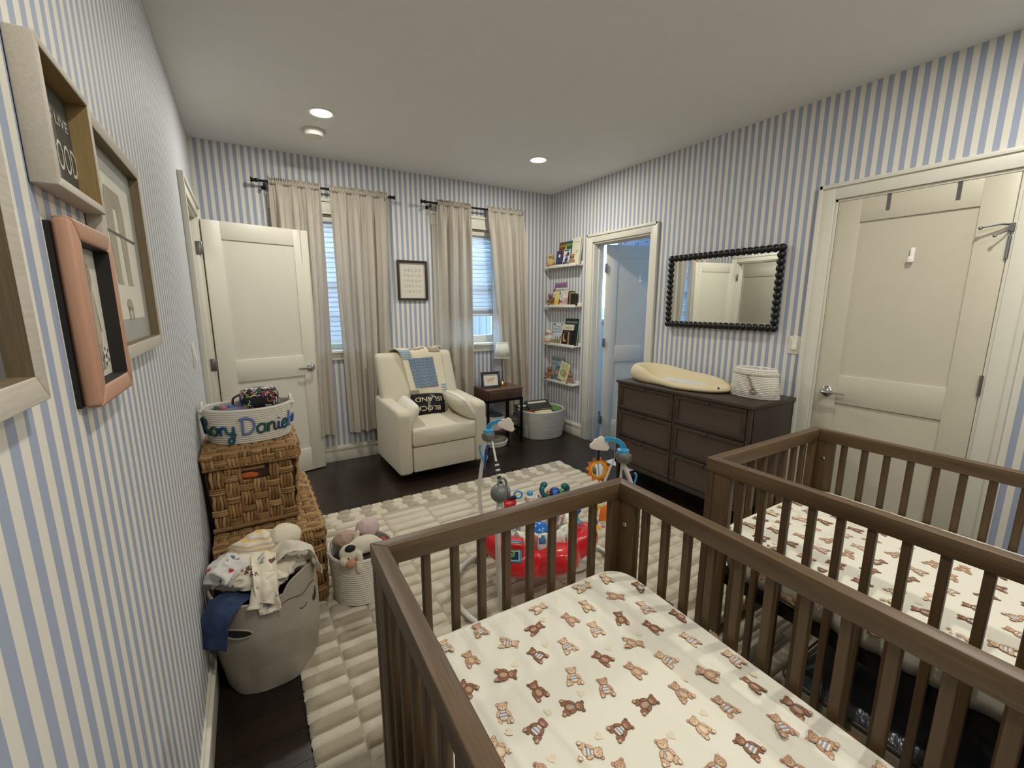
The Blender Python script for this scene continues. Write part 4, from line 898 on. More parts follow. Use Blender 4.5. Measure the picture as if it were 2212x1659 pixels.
def bear_polys(kind, rnd):
    """flat printed teddy, unit height; list of (colour, polygon)"""
    A = []; fur, pale = (('m', 'l'), ('l', 'p'), ('d', 'm'))[kind % 3]; ln = 'd' if kind % 3 != 2 else 'k'
    def e(x, y, rx, ry, c, rot=0, n=14, o=True):
        if o: A.append((ln, circ(x, y, rx+.018, ry+.018, n, rot)))
        A.append((c, circ(x, y, rx, ry, n, rot)))
    e(-.20, .43, .075, .075, fur); e(.18, .45, .075, .075, fur); A.append((ln, circ(.19, .44, .035, .035, 8)))
    sit = kind % 2
    e(-.24, -.33, .10, .17, fur, 40 if sit else 12); e(.22, -.35, .10, .17, fur, -35 if sit else -10)
    e(0, -.10, .20, .26, fur); A.append((pale, circ(0, -.12, .12, .17, 12)))
    if kind % 4 in (1, 2):
        for k in range(5):
            y = .06 - .075*k; hw = .19*math.sqrt(max(.05, 1-((y+.1)/.27)**2)); A.append(('ws'[k % 2], [(-hw, y-.036), (hw, y-.036), (hw, y+.036), (-hw, y+.036)]))
    elif kind % 4 == 3:
        A.append(('s', [(-.16, .06), (.16, .04), (.12, -.02), (0, .0), (-.14, 0)])); A.append(('s', [(.02, .02), (.10, -.02), (.09, -.2), (.04, -.2)]))
    e(-.21, -.02, .065, .17, fur, -25); e(.21, -.04, .065, .17, fur, 30)
    e(0, .29, .20, .175, fur, 0, 18); A.append((pale, circ(0, .235, .095, .075, 12)))
    A.append(('k', circ(0, .26, .033, .024, 8))); A.append(('k', circ(-.075, .325, .018, .02, 6))); A.append(('k', circ(.075, .325, .018, .02, 6))); A.append(('k', [(-.006, .25), (.006, .25), (.006, .205), (-.006, .205)]))
    for sx, fx in ((-1, -.33 if sit else -.27), (1, .31 if sit else .25)): e(fx, -.44, .075, .085, pale, 0, 10)
    return A
def mattress(label, cr_loc, rz, seed, slabel):
    t = thing('crib_mattress', label, 'mattress', cr_loc, rz, group='crib mattresses in bear-print sheets'); cx, cy, hx, hy, top = .395, -.685, .352, .640, .622
    CS = [(-.26, .60, -.14, -.62, .009, .008), (-.20, .62, .02, -.60, .006, .007), (.20, .62, .27, -.62, .008, .010), (.12, .60, .22, -.60, .006, .006), (.26, .50, .31, -.62, .009, .008), (.05, .3, .17, -.62, .004, .012)]
    if seed == 1: CS = [(a*-1 if 0 else a, b, c, d, e*.8, f) for a, b, c, d, e, f in CS[2:]]
    def h(x, y):
        z = top + .006*(1-(x/hx)**2)*(1-(y/hy)**2)
        for (xa, ya, xb, yb, am, wd) in CS:
            tt = (y-ya)/(yb-ya); tt_ = min(1, max(0, tt)); xc = xa+(xb-xa)*tt_ + .010*sin(y*5+xa*9); z += am*math.exp(-((x-xc)/wd)**2)*sin(PI*tt_)**.5*.8
        return z + .0025*noise.noise(Vector((x*5, y*5, seed)))
    pts = []
    base_ = rrect(-hx, hx, -hy, hy, .075, 14); L_ = []
    for i in range(len(base_)):
        a, b = Vector(base_[i]), Vector(base_[(i+1) % len(base_)]); n_ = max(1, int((b-a).length/.012))
        for k in range(n_): L_.append(a + (b-a)*(k/n_))
    n = len(L_); b = MB(); vs = []; rows = []
    for q in (0, .3, .6, .85, 1): rows.append(('s', q))
    for q in (.25, .5, .75): rows.append(('r', q))
    for q in range(1, 46): rows.append(('t', 1 - (q-1)/44.5))
    for kk, q in rows:
        for i, p in enumerate(L_):
            pe = i*.0125; wr = .0035*sin(pe*70 + 6*sin(pe*9)) + .003*noise.noise(Vector((pe*9, q*3, seed)))
            if kk == 's': s = 1 + (-.035*(1-q)**2 + .012*sin(q*PI)); z = .455 + .142*q; wr *= (1-q*.6)*1.6
            elif kk == 'r': a = q*PI/2; s = 1 - .022*(1-cos(a)); z = .597 + .024*sin(a); wr *= .4*(1-q)
            else: s = .978*q; wr = 0; z = None
            x, y = p.x*s, p.y*s; l = math.hypot(x, y) or 1
            if z is None: z = h(x, y) - .006*(q**14)
            else: x += wr*x/l; y += wr*y/l
            vs.append((cx+x, cy+y, z))
    m = len(rows); fs = [(j*n+i, j*n+(i+1) % n, (j+1)*n+(i+1) % n, (j+1)*n+i) for j in range(m-1) for i in range(n)]; fs.append(tuple((m-1)*n+i for i in range(n)))
    fs.append(tuple(range(n))[::-1])
    b.add(vs, fs); sh = b.build('fitted_sheet', SHEET, t, world=False, smooth=180)
    pr = MB(); rnd = random.Random(seed+20)
    def place(P, ox, oy, sz, rot, flip, side=0, lay0=0):
        c, s = cos(rot), sin(rot); e_ = .012
        if True:
            hc = h(ox, oy); gx = (h(ox+e_, oy)-h(ox-e_, oy))/(2*e_); gy = (h(ox, oy+e_)-h(ox, oy-e_))/(2*e_)
            hc = max(hc, h(ox+e_, oy) - gx*e_, h(ox-e_, oy) + gx*e_)
        for li, (col, poly) in enumerate(P):
            out = []
            for (px, py) in poly:
                px *= flip; x = ox + (px*c - py*s)*sz; y = oy + (px*s + py*c)*sz
                off = .0007 + .00007*li
                if side: # unrolled over the long side
                    d = abs(x) - hx*.985
                    if d > 0: out.append((cx + math.copysign(hx*1.012 + .006 + off, x), cy+y, .616 - d)); continue
                if abs(x) > hx*.968 or abs(y) > hy*.975: out = None; break
                out.append((cx+x, cy+y, hc + gx*(x-ox) + gy*(y-oy) + off))
            if out: pr.use(BRC[col]).add(out, [tuple(range(len(out)))] if flip > 0 else [tuple(range(len(out)))[::-1]])
    k = 0
    for r_ in range(-1, 18):
        for c_ in range(-3, 10):
            x = -.34 + .088*c_ + (.044 if r_ % 2 else 0) + rnd.uniform(-.010, .010); y = .64 - .045 - .074*r_ + rnd.uniform(-.010, .010)
            if abs(x) > .335+.13 or abs(y) > .60: continue
            side = abs(x) > .335; 
            place(bear_polys(rnd.randrange(12), rnd), x, y,   .047 + rnd.uniform(-.002, .002), rnd.choice((0, .3, -.3, .15, -.2, -1.5, .1, -2.1)) + rnd.uniform(-.2, .2), rnd.choice((-1, 1)), side)
            if rnd.random() < .28: 
                hp = [(0, -.5), (.42, -.02), (.48, .25), (.32, .45), (.1, .40), (0, .22), (-.1, .40), (-.32, .45), (-.48, .25), (-.42, -.02)]
                place([('h', hp)], x + .034, y + .016, .018, rnd.uniform(-.6, .6), 1, side)
    pr.build('bear_print', None, sh, world=False, smooth=0, kind='stuff')
    return t
mattress('cream bear-print fitted sheet on the mattress of the nearest crib', (.429, .962, 0), -1.5, 0, '')
mattress('cream bear-print fitted sheet on the mattress beside the closet door', (1.628, .912, 0), -.6, 1, '')
# storage under the far crib -----------------------------------------
CLR, nt, b_, N_, L_ = nodes('cloudy_plastic'); b_.inputs['Base Color'].default_value = lin('#565c66'); b_.inputs['Roughness'].default_value = .22; b_.inputs['Transmission Weight'].default_value = .25; b_.inputs['Coat Weight'].default_value = .4
L_.new(mix(nt, tnoise(nt, coord(nt, (1, 1, 1)), 9, 5, .7), lin('#15192a'), lin('#5a5f6a')), b_.inputs['Base Color']); bumpn(nt, tnoise(nt, coord(nt), 30, 3), b_, .003)
GB = M('#948a78', .85, bump=.0006, bs=400, var=.06, name='grey_canvas')
for i, (ya, yb, lb) in enumerate(((.03, .62, 'clear-topped grey storage bag of dark clothes under the second crib, nearer the toys'), (-.6, 0.0, 'clear-topped grey storage bag under the second crib at the lower right'))):
    t = thing('underbed_bag', lb, 'storage bag', (2.03, (ya+yb)/2, 0), group='storage bags under the crib')
    MB().box(1.70, 2.36, ya, yb, .027, .175).build('canvas_body', GB, t, bevel=.02, seg=3)
    MB().grid(lambda u, v: (1.715+.63*u, ya+.015+(yb-ya-.03)*v, .178 + .055*(1-(2*u-1)**6)*(1-(2*v-1)**6) + .02*noise.noise(Vector((u*4, v*4, i+.5)))*(1-(2*u-1)**6)*(1-(2*v-1)**6)), 30, 30).build('clear_lid', CLR, t, smooth=180)
    MB().tube([Vector((x, y, .178)) for x, y in rrect(1.702, 2.358, ya+.002, yb-.002, .03, 4)], .004, 6, closed=True).build('zip', M('#3d3a34', .6), t)
# ================================================================== JUMPEROO
RED = M('#c8232a', .22, coat=.4, var=.02, name='glossy_red'); GRY = M('#6a6c66', .35, var=.03, name='grey_plastic'); TW = M('#cfccc4', .3, .0, var=.02, name='white_tube'); SKY = M('#3f96c4', .35, var=.03, name='sky_blue_plastic'); NVY = M('#1d3f96', .35, name='dark_blue_plastic'); CLD = M('#d9cfc3', .5, var=.02, name='cloud_plastic'); TEAL = M('#17606a', .3, var=.05); ORG = M('#e2761f', .35, var=.04); YEL = M('#e5a81f', .35, var=.04); ZB = M('#e2ddd0', .8)
t = thing('baby_jumper', 'red baby activity jumper on white tube legs with cloud tops', 'baby jumper', (1.385, 1.65, 0)); C0 = Vector((1.385, 1.65, 0))
POD = [Vector((1.03, 1.40, .70)), Vector((1.36, 2.10, .70)), Vector((1.765, 1.453, .70))]
FT = [Vector((1.055, 1.42, .034)), Vector((1.285, 2.02, .034)), Vector((1.84, 1.43, .034))]; MID = [Vector((1.022, 1.395, .36)), Vector((1.303, 2.115, .36)), Vector((1.845, 1.43, .36))]
RC = Vector((1.375, 1.60, .034))
for i in range(3):
    MB().tube(catmull([POD[i] - Vector((0, 0, .03)), POD[i]*.5+MID[i]*.5 + (MID[i]-C0).normalized()*.012*Vector((1, 1, 0)).length, MID[i], MID[i]*.45+FT[i]*.55, FT[i]], 8), .0115, 10).build('upright_tube', TW, t)
    a, b = FT[i], FT[(i+1) % 3]; aa = math.atan2(a.y-RC.y, a.x-RC.x); ab = math.atan2(b.y-RC.y, b.x-RC.x)
    while ab > aa: ab -= 2*PI
    ra, rb = (a-RC).length, (b-RC).length; P = []
    for k in range(17):
        q = k/16; an = aa+(ab-aa)*q; r_ = ra+(rb-ra)*q + .03*sin(PI*q); P.append((RC.x+r_*cos(an), RC.y+r_*sin(an), .034 + .014*sin(PI*q)))
    MB().tube(P, .0125, 10).build('base_tube', TW, t)
    j = MB(); j.tube([FT[i] + Vector((0, 0, -.004)), FT[i] + Vector((0, 0, .06))], [.019, .015], 10); j.lathe([(.022, .024), (.024, .03), (.02, .04)], 12, (FT[i].x, FT[i].y, 0)); j.build('foot_joint', GRY, t)
    # pod
    p = MB(); p.use(GRY).ball(POD[i], (.037, .037, .037), 22, 14); outd = (POD[i]-C0); outd.z = 0; outd.normalize(); sd = Vector((-outd.y, outd.x, 0))
    cdir = Vector((-.45, -.85, -.1)).normalized()
    vdir = [Vector((.9, -.3, 0)), Vector((-.9, -.5, 0)), Vector((.25, -.95, -.2))][i].normalized(); X = p.X; p.X = Matrix.Translation(POD[i] + vdir*.030) @ vdir.to_track_quat('Z', 'Y').to_matrix().to_4x4(); p.lathe([(.026, 0), (.026, .006), (.022, .010), (0, .011)], 20); p.X = X
    po = p.build('spring_pod', None, t)
    if i == 0:
        MB().tube([POD[0] + Vector((.012, 0, .030)) + Vector((.020*cos(R(a_)), .0, .030*sin(R(a_)))) for a_ in range(-10, 191, 20)], .0045, 8).build('hanging_loop', GRY, po)
    else:
        MB().lathe([(.030, .020), (.030, .034), (.012, .041), (0, .041)], 18, POD[i]).build('pod_cap', SKY, po)
        cd = [None, Vector((.62, -.45, 0)), Vector((-.62, .42, 0))][i].normalized(); up = Vector((0, 0, 1)); cl = [None, Vector((1.405, 2.015, .775)), Vector((1.722, 1.575, .765))][i]
        cl = [None, POD[1] + cd*.105 + up*.066, POD[2] + cd*.115 + up*.058][i]
        tg = cl - POD[i]; hz = Vector((tg.x, tg.y, 0)); L0 = hz.length; hz.normalize(); nn = hz.cross(up)
        for q in range(3):
            rr = .062 + .0085*q; ar = MB(); pts_ = []
            for k in range(13):
                a_ = PI - (PI*.60)*k/12; pts_.append(POD[i] + up*.028 + hz*(.066 + (rr)*cos(a_)*1.0) + up*(rr*sin(a_)*.82))
            ar.tube(pts_, .0052, 6); ar.build('rainbow_arc', SKY, t)
        rot_ = [0, -28, 8][i]; cc, ss = cos(R(rot_)), sin(R(rot_)); U = hz*cc + up*ss; V = -hz*ss + up*cc
        U = (nn*-.25 + hz*.97); U.normalize(); V0 = up; U, V = U*cc + V0*ss, V0*cc - U*ss
        N = U.cross(V)
        cm = MB(); blobs = [(-.036, -.014, .018), (-.026, .008, .019), (-.003, .022, .022), (.021, .012, .018), (.038, -.010, .017)]
        poly = []
        for (bx, by, br_) in blobs:
            A0, A1 = (205, 100) if bx < -.03 else (175, 70) if bx < -.02 else (150, 30) if bx < 0 else (110, 5) if bx < .03 else (75, -85)
            poly += [(bx+br_*cos(R(A0+(A1-A0)*k/6)), by+br_*sin(R(A0+(A1-A0)*k/6))) for k in range(7)]
        poly += [(.02, -.030), (-.02, -.031), (-.046, -.030)]
        cm.prism([(x*.95, y*.95) for x, y in poly], -.006, .006, cl, U, V, N); cm.build('cloud_topper', CLD, t, bevel=.004, seg=3, smooth=60)
# clips on the uprights
def hook_clip(P, d1, flip):
    c = MB(); up = Vector((0, 0, 1)); pl = [P + d1*x + up*z for x, z in ((-.016, .045), (-.024, .03), (-.020, .0), (-.010, -.03), (.004, -.042), (.018, -.034), (.018, -.02))]; c.tube(catmull(pl, 5), .0052, 8); c.build('hook_clip', SKY, t)
    c = MB(); X = Matrix.Translation(P + d1*.010 + up*.0); c.tube([P + d1*.022 + up*.04, P + d1*.014 + up*.01, P + d1*.006 - up*.06, P + d1*.002 - up*.105], [.0075, .0075, .006, .005], 6); c.ball(P + d1*.024 + up*.040, (.011, .009, .009), 8, 6); c.build('strap_clip', NVY, t)
hook_clip(Vector((1.325, 2.095, .605)), Vector((.75, -.6, 0)).normalized(), 0); hook_clip(Vector((1.82, 1.44, .56)), Vector((-.75, .55, 0)).normalized(), 1)
# straps with striped sleeves
for i, (a, b, z0) in enumerate(((POD[0] + Vector((.022, .02, -.03)), Vector((1.105, 1.455, .33)), 0), (POD[1] + Vector((.012, -.02, -.03)), Vector((1.375, 1.96, .36)), .14), (POD[2] + Vector((-.03, .03, -.02)), Vector((1.655, 1.55, .36)), .2), (POD[2] + Vector((.018, .02, -.03)), Vector((1.80, 1.50, .42)), .2))):
    MB().tube([a, a*.5+b*.5, b], [.006, .008, .008], 6, sq=.6).build('webbing_strap', ZB, t)
    if i < 2:
        z = MB(); q0 = .35 if i else .30; n = 15
        for k in range(n):
            q = q0+(1-q0)*k/n; q2 = q0+(1-q0)*(k+1)/n; z.use(BLACK if k % 2 == 0 else ZB).tube([a.lerp(b, q), a.lerp(b, (q+q2)/2), a.lerp(b, q2)], [.010, .0145, .010], 10)
        z.build('striped_sleeve', None, t, smooth=60)
# tray
def lob(a): return .232 + .072*abs(cos(3*(a + R(30))))**1.3 + .012*cos(3*(a+R(30)))
def tray(u, v):
    a = 2*PI*u; ro = lob(a); ri = .150; P = [(0, .060), (.03, .074), (.35, .068), (.62, .072), (.84, .066), (.96, .040), (1.0, .015), (.97, -.015), (.85, -.034), (.5, -.022), (.1, -.010), (0, .02), (0, .060)]
    q = v*(len(P)-1); k = min(int(q), len(P)-2); f = q-k; r_ = P[k][0]*(1-f)+P[k+1][0]*f; z = P[k][1]*(1-f)+P[k+1][1]*f; r_ = ri+(ro-ri)*r_
    dip = -.035*(1-abs(cos(3*(a+R(30)))))*((r_-ri)/(ro-ri))
    return (C0.x+r_*cos(a), C0.y+r_*sin(a), .268 + z + dip)
MB().grid(tray, 120, 36, cu=True, cv=False).build('tray', RED, t, smooth=60)
FAB, nt, b_, N_, L_ = nodes('triangle_print_fabric'); v_ = coord(nt, (34, 34, 30)); vo = N_.new('ShaderNodeTexVoronoi'); vo.distance = 'MANHATTAN'; vo.inputs['Scale'].default_value = 1; vo.inputs['Randomness'].default_value = .25; L_.new(v_, vo.inputs[0]); sp_ = N_.new('ShaderNodeSeparateColor'); L_.new(vo.outputs['Color'], sp_.inputs[0])
cr_ = N_.new('ShaderNodeValToRGB'); cr_.color_ramp.interpolation = 'CONSTANT'; e_ = cr_.color_ramp.elements; e_[0].position = 0; e_[0].color = lin('#e2ddcf')
for p_, c_ in ((.30, '#8d8a86'), (.48, '#d9d4c6'), (.62, '#b9b4aa'), (.74, '#b07a72'), (.82, '#e0b34a'), (.86, '#d9d4c6'), (.93, '#3f6f93')): q = e_.new(p_); q.color = lin(c_)
e_[-1].position = .97; e_[-1].color = lin('#c4522e')
L_.new(sp_.outputs[0], cr_.inputs[0]); L_.new(cr_.outputs[0], b_.inputs['Base Color']); b_.inputs['Roughness'].default_value = .9
def seat(u, v):
    a = 2*PI*u; w_ = .006*sin(a*9+v*3) + .005*sin(a*17)
    P = [(.168, .290), (.186, .33), (.184, .372), (.168, .392), (.148, .385), (.128, .33), (.114, .27), (.09, .22), (.02, .205)]
    q = v*(len(P)-1); k = min(int(q), len(P)-2); f = q-k; r_ = P[k][0]*(1-f)+P[k+1][0]*f + w_; z = P[k][1]*(1-f)+P[k+1][1]*f + .004*sin(a*7+v*9)
    return (C0.x+r_*cos(a), C0.y+r_*sin(a), z)
MB().grid(seat, 90, 28, cu=True).build('seat_fabric', FAB, t, smooth=180)
BLU = M('#1763b4', .2, coat=.3, var=.02, name='bright_blue_plastic')
b = MB(); b.use(BLU).ball((1.40, 1.64, .305), (.060, .055, .055), 20, 12); b.use(M('#3f7f3d', .4)).ball((1.386, 1.592, .318), (.016, .007, .022), 10, 8); b.build('blue_dome_toy', None, t, smooth=60)
# sticker block on the near lobe
sb = MB(); sb.use(RED).prism(rrect(-.055, .055, -.05, .06, .02, 4), -.03, .045, (1.170, 1.530, .335), (.82, -.57, 0), (0, 0, 1), (-.57, -.82, 0)); bo = sb.build('picture_block', None, t, bevel=.012, seg=4)
q = MB(); O = (1.166, 1.517, .345); U = (.82, -.57, 0); V = (-.2, -.29, .93); N = (-.53, -.77, .35); V = tuple(Vector(N).cross(Vector(U))); O = tuple(Vector((1.170, 1.530, .345)) + Vector((-.57, -.82, 0))*.034 + Vector((0, 0, .012)))
q.use(SKY).prism(rrect(-.040, .044, -.046, .044, .008, 3), 0, .014, O, U, V, N); q.use(M('#c9d8c0', .4)).flat(rrect(-.034, .034, -.040, .039, .004, 2), .0145, O, U, V, N)
q.use(M('#3c7a34', .5)).flat([(-.030, .003), (.030, .003), (.030, .035), (-.030, .035)], .0150, O, U, V, N); q.use(M('#22284e', .5)).flat([(-.030, -.036), (.030, -.036), (.030, -.001), (-.030, -.001)], .0150, O, U, V, N)
q.use(M('#5f3d28', .6)).flat(circ(.002, .018, .016, .013, 12), .0153, O, U, V, N); q.use(M('#c4a07a', .6)).flat(circ(.003, .016, .008, .007, 10), .0156, O, U, V, N)
q.use(M('#4f9f52', .5)).flat(circ(0, -.016, .016, .010, 12), .0153, O, U, V, N); q.flat(circ(-.010, -.006, .005, .005, 8), .0154, O, U, V, N); q.flat(circ(.010, -.006, .005, .005, 8), .0154, O, U, V, N); q.use(M('#e8ecef', .4)).flat(circ(-.010, -.006, .0025, n=6), .0157, O, U, V, N); q.flat(circ(.010, -.006, .0025, n=6), .0157, O, U, V, N)
q.build('animal_stickers', None, bo, smooth=0)
# far-lobe toys
b = MB(); b.use(TEAL).tube(catmull([(1.56, 1.835, .445), (1.545, 1.83, .43), (1.552, 1.82, .40), (1.59, 1.81, .385), (1.64, 1.80, .385), (1.68, 1.79, .40), (1.69, 1.785, .425), (1.675, 1.79, .44)], 6), [.014]*43, 10); b.ball((1.565, 1.838, .45), (.022, .018, .018), 12, 8); b.ball((1.672, 1.792, .435), (.020, .018, .018), 12, 8)
b.use(NVY).ball((1.612, 1.80, .412), (.030, .028, .026), 16, 10); b.use(M('#4f8f3a', .4)).ball((1.645, 1.795, .408), (.018, .018, .018), 12, 8); b.use(ORG).box(1.570, 1.582, 1.808, 1.82, .40, .42)
b.use(SKY).prism([(.018*cos(R(90+36*k))*(1 if k % 2 == 0 else .45), .018*sin(R(90+36*k))*(1 if k % 2 == 0 else .45)) for k in range(10)], .024, .029, (1.612, 1.80, .412), (.83, -.55, 0), (.2, .3, .93), (-.5, -.75, .42)); b.build('teal_star_rattle', None, t, smooth=60)
b = MB(); b.use(CLD).lathe([(.030, 0), (.030, .028), (.024, .034), (0, .034)], 20, (1.49, 1.865, .365)); b.use(SKY).lathe([(.017, .034), (.017, .048), (.012, .053), (0, .053)], 18, (1.49, 1.865, .365)); b.use(CLD).box(1.50, 1.56, 1.835, 1.87, .355, .385); b.use(NVY).ball((1.535, 1.845, .388), .006, 8, 6); b.build('sound_button', None, t, smooth=40)
MB().tube([(1.40 + .018*cos(a_), 1.845 - .012*cos(a_), .428 + .020*sin(a_)) for a_ in [2*PI*k/14 for k in range(14)]], .0055, 8, closed=True).build('blue_ring', SKY, t)
b = MB(); b.use(NVY).tube([(1.31, 1.90, .43), (1.36, 1.87, .405), (1.395, 1.85, .41)], [.011, .007, .008], 8); b.use(BLACK).tube([(1.355, 1.872, .408), (1.39, 1.85, .416)], .010, 6); b.use(RED).ball((1.36, 1.885, .375), (.05, .04, .028), 14, 8); b.build('ratchet_toy', None, t)
# right-lobe toys
b = MB(); b.use(SKY).lathe([(.026, 0), (.026, .004), (.012, .008), (.010, .03), (.014, .05), (.010, .05)], 16, (1.56, 1.55, .362)); b.use(NVY).tube([(1.56, 1.55, .39), (1.575, 1.54, .425)], .007, 8); b.build('blue_cup_toy', None, t)
b = MB(); b.use(YEL).ball((1.632, 1.485, .445), (.016, .014, .018), 12, 8); b.tube([(1.632, 1.485, .44), (1.628, 1.49, .39)], .010, 8); b.ball((1.622, 1.478, .455), .006, 8, 6); b.use(BLACK).ball((1.624, 1.472, .450), .003, 6, 5); b.use(GRY).tube([(1.632, 1.487, .465), (1.640, 1.482, .485), (1.652, 1.472, .47)], .004, 6); b.use(TEAL).lathe([(.018, 0), (.016, .02)], 12, (1.628, 1.49, .36)); b.build('giraffe_toy', None, t)
b = MB(); b.use(ORG).prism([(-.035, -.04), (.035, -.035), (.045, .01), (.01, .05), (-.025, .03)], -.004, .004, (1.685, 1.475, .405), (.85, -.5, 0), (.1, .15, .98), (-.5, -.85, .1)); b.build('orange_flap', None, t, bevel=.003)
b = MB(); b.use(YEL); 
for k in range(5): b.ball((1.612 + .014*cos(R(72*k)), 1.452 + .014*sin(R(72*k)), .362), (.009, .009, .005), 8, 6)
b.use(M('#c95fae', .35)).ball((1.64, 1.44, .362), (.010, .008, .006), 8, 6); b.build('flower_spinner', None, t)
# sun mirror on its black strap
SN = Vector((1.715, 1.57, .600)); Nn = Vector((-.45, -.83, .25)).normalized(); U = Vector((0, 0, 1)).cross(Nn).normalized(); V = Nn.cross(U)
MB().tube([SN + Vector((0, 0, .05)), SN + Vector((-.004, 0, .145))], .0085, 4, sq=.5).build('black_strap', BLACK, t, smooth=0)
sn = MB(); sun = []
for k in range(22): r_ = .066 if k % 2 == 0 else .048; sun.append((r_*cos(2*PI*k/22+.2), r_*sin(2*PI*k/22+.2)))
inner = [(.034*cos(2*PI*k/22+.2), .034*sin(2*PI*k/22+.2)) for k in range(22)]
for k in range(22): j = (k+1) % 22; sn.prism([inner[k], sun[k], sun[j], inner[j]], -.006, .006, SN, U, V, Nn)
so = sn.build('sun_frame', ORG, t, smooth=60); MB().tube([SN + Nn*.006 + U*.038*cos(a_) + V*.038*sin(a_) for a_ in [2*PI*k/28 for k in range(28)]], .0055, 8, closed=True).build('yellow_ring', YEL, so)
MB().flat(circ(0, 0, .035, n=28), .001, SN, U, V, Nn).build('mirror_disc', MIR, so, smooth=0)
b = MB().lathe([(.10, 0), (.10, .006), (.085, .012)], 30, (1.66, 1.70, .022)); b.build('toe_guard_mat', M('#b9b3a4', .6, bump=.001, bs=80), t)
# ================================================================== BOOKS, LEDGES, PLUSH TOYS
PAGE = M('#d8cfb6', .9, bump=.0004, bs=900, var=.05, name='book_pages')
def book(label, O, U, V, N, w_, h_, th, col, deco=None, texts=(), group=None, rough=.35):
    """hardback: O lower-left corner of the front cover, U right, V up, N out of the cover"""
    O, U, V, N = (Vector(q).normalized() if i else Vector(q) for i, q in enumerate((O, U, V, N)))
    rt = thing('picture_book', label, 'book', O, group=group); C = M(col, rough, var=.04)
    b = MB(); b.prism([(0, 0), (w_, 0), (w_, h_), (0, h_)], -.0025, 0, O, U, V, N); b.prism([(0, 0), (w_, 0), (w_, h_), (0, h_)], -th, -th+.0025, O, U, V, N); b.prism([(0, 0), (.0025, 0), (.0025, h_), (0, h_)], -th, 0, O, U, V, N)
    cv = b.build('cover', C, rt, smooth=0)
    MB().prism([(.002, .003), (w_-.004, .003), (w_-.004, h_-.003), (.002, h_-.003)], -th+.0025, -.0025, O, U, V, N).build('pages', PAGE, rt, smooth=0)
    if deco or texts:
        d = MB(); z = .0004
        for (c, poly) in (deco or []): d.use(M(c, .45, var=.03)).flat([(x*w_, y*h_) for x, y in poly], z, O, U, V, N); z += .00012
        for (s, x, y, sz, wd_, c) in texts: d.use(M(c, .5, var=0)); put_text(d, s, x*w_, y*h_, sz, O, U, V, N, z=z+.0003, width=wd_*w_)
        d.build('cover_print', None, cv, smooth=0)
    return rt
def q_(x0, x1, y0, y1): return [(x0, y0), (x1, y0), (x1, y1), (x0, y1)]
def plush(label, c, s, col, kind='bear', rz=0, grp=None, col2=None, cat='stuffed toy', name=None):
    """sitting plush facing local -y; s = overall height"""
    rt = thing(name or {'bear': 'teddy_bear', 'duck': 'toy_duck', 'bunny': 'toy_bunny'}[kind], label, cat, c, rz, group=grp)
    fur = M(col, .95, bump=.004, bs=260, var=.12, vs=60, sheen=.5)
    B = [((0, 0, .30*s), (.22*s, .19*s, .27*s)), ((0, -.02*s, .70*s), (.19*s, .17*s, .175*s)),
         ((-.20*s, -.10*s, .36*s), (.075*s, .09*s, .17*s), ('Y', 28)), ((.20*s, -.10*s, .36*s), (.075*s, .09*s, .17*s), ('Y', -28)),
         ((-.17*s, -.22*s, .12*s), (.095*s, .20*s, .10*s), ('Z', -22)), ((.17*s, -.22*s, .12*s), (.095*s, .20*s, .10*s), ('Z', 22))]
    if kind == 'bear': B += [((-.14*s, 0, .86*s), (.065*s, .04*s, .065*s)), ((.14*s, 0, .86*s), (.065*s, .04*s, .065*s)), ((0, -.16*s, .66*s), (.085*s, .07*s, .07*s))]
    if kind == 'bunny': B += [((-.07*s, .02*s, .98*s), (.045*s, .035*s, .19*s)), ((.07*s, .02*s, .98*s), (.045*s, .035*s, .19*s)), ((0, -.15*s, .66*s), (.07*s, .06*s, .06*s))]
    if kind == 'duck': B = B[:2] + [((-.21*s, 0, .38*s), (.06*s, .10*s, .15*s), ('Y', 35)), ((.21*s, 0, .38*s), (.06*s, .10*s, .15*s), ('Y', -35)), ((-.11*s, -.14*s, .16*s), (.05*s, .12*s, .05*s)), ((.11*s, -.14*s, .16*s), (.05*s, .12*s, .05*s))]
    remeshed('plush_body', fur, B, rt, vox=max(.0022, .028*s), world=False)
    e = MB()
    if kind == 'duck':
        og = M(col2 or '#d9854c', .85, bump=.001)
        b = MB(); b.ball((0, -.20*s, .68*s), (.085*s, .075*s, .035*s), 14, 8); b.build('beak', og, rt, world=False)
        for sx in (-1, 1): MB().ball((sx*.12*s, -.30*s, .12*s), (.085*s, .11*s, .045*s), 14, 8).build('webbed_foot', og, rt, world=False)
        ey = -.175
    else:
        MB().ball((0, -.225*s, .685*s), (.028*s, .02*s, .022*s), 8, 6).build('nose', M('#2c1a14', .4), rt, world=False); ey = -.178
        if col2:
            for sx in (-1, 1): MB().ball((sx*.235*s, -.385*s, .13*s), (.06*s, .025*s, .06*s), 10, 8).build('foot_pad', M(col2, .9), rt, world=False)
    for sx in (-1, 1): MB().ball((sx*.075*s, ey*s, .735*s), .016*s, 8, 6).build('eye', BLACK, rt, world=False)
    return rt
UB, VB, NB = Vector((0, -1, 0)), Vector((0, 0, 1)), Vector((-1, 0, 0))
LEDGE = M('#dedace', .4, var=.02, name='ledge_white'); SX = W - .092; SY0, SY1 = 3.548, 4.095
LN = ['topmost', 'second from the top', 'third from the top', 'lowest']
SZ = [1.848, 1.424, 1.000, .583]
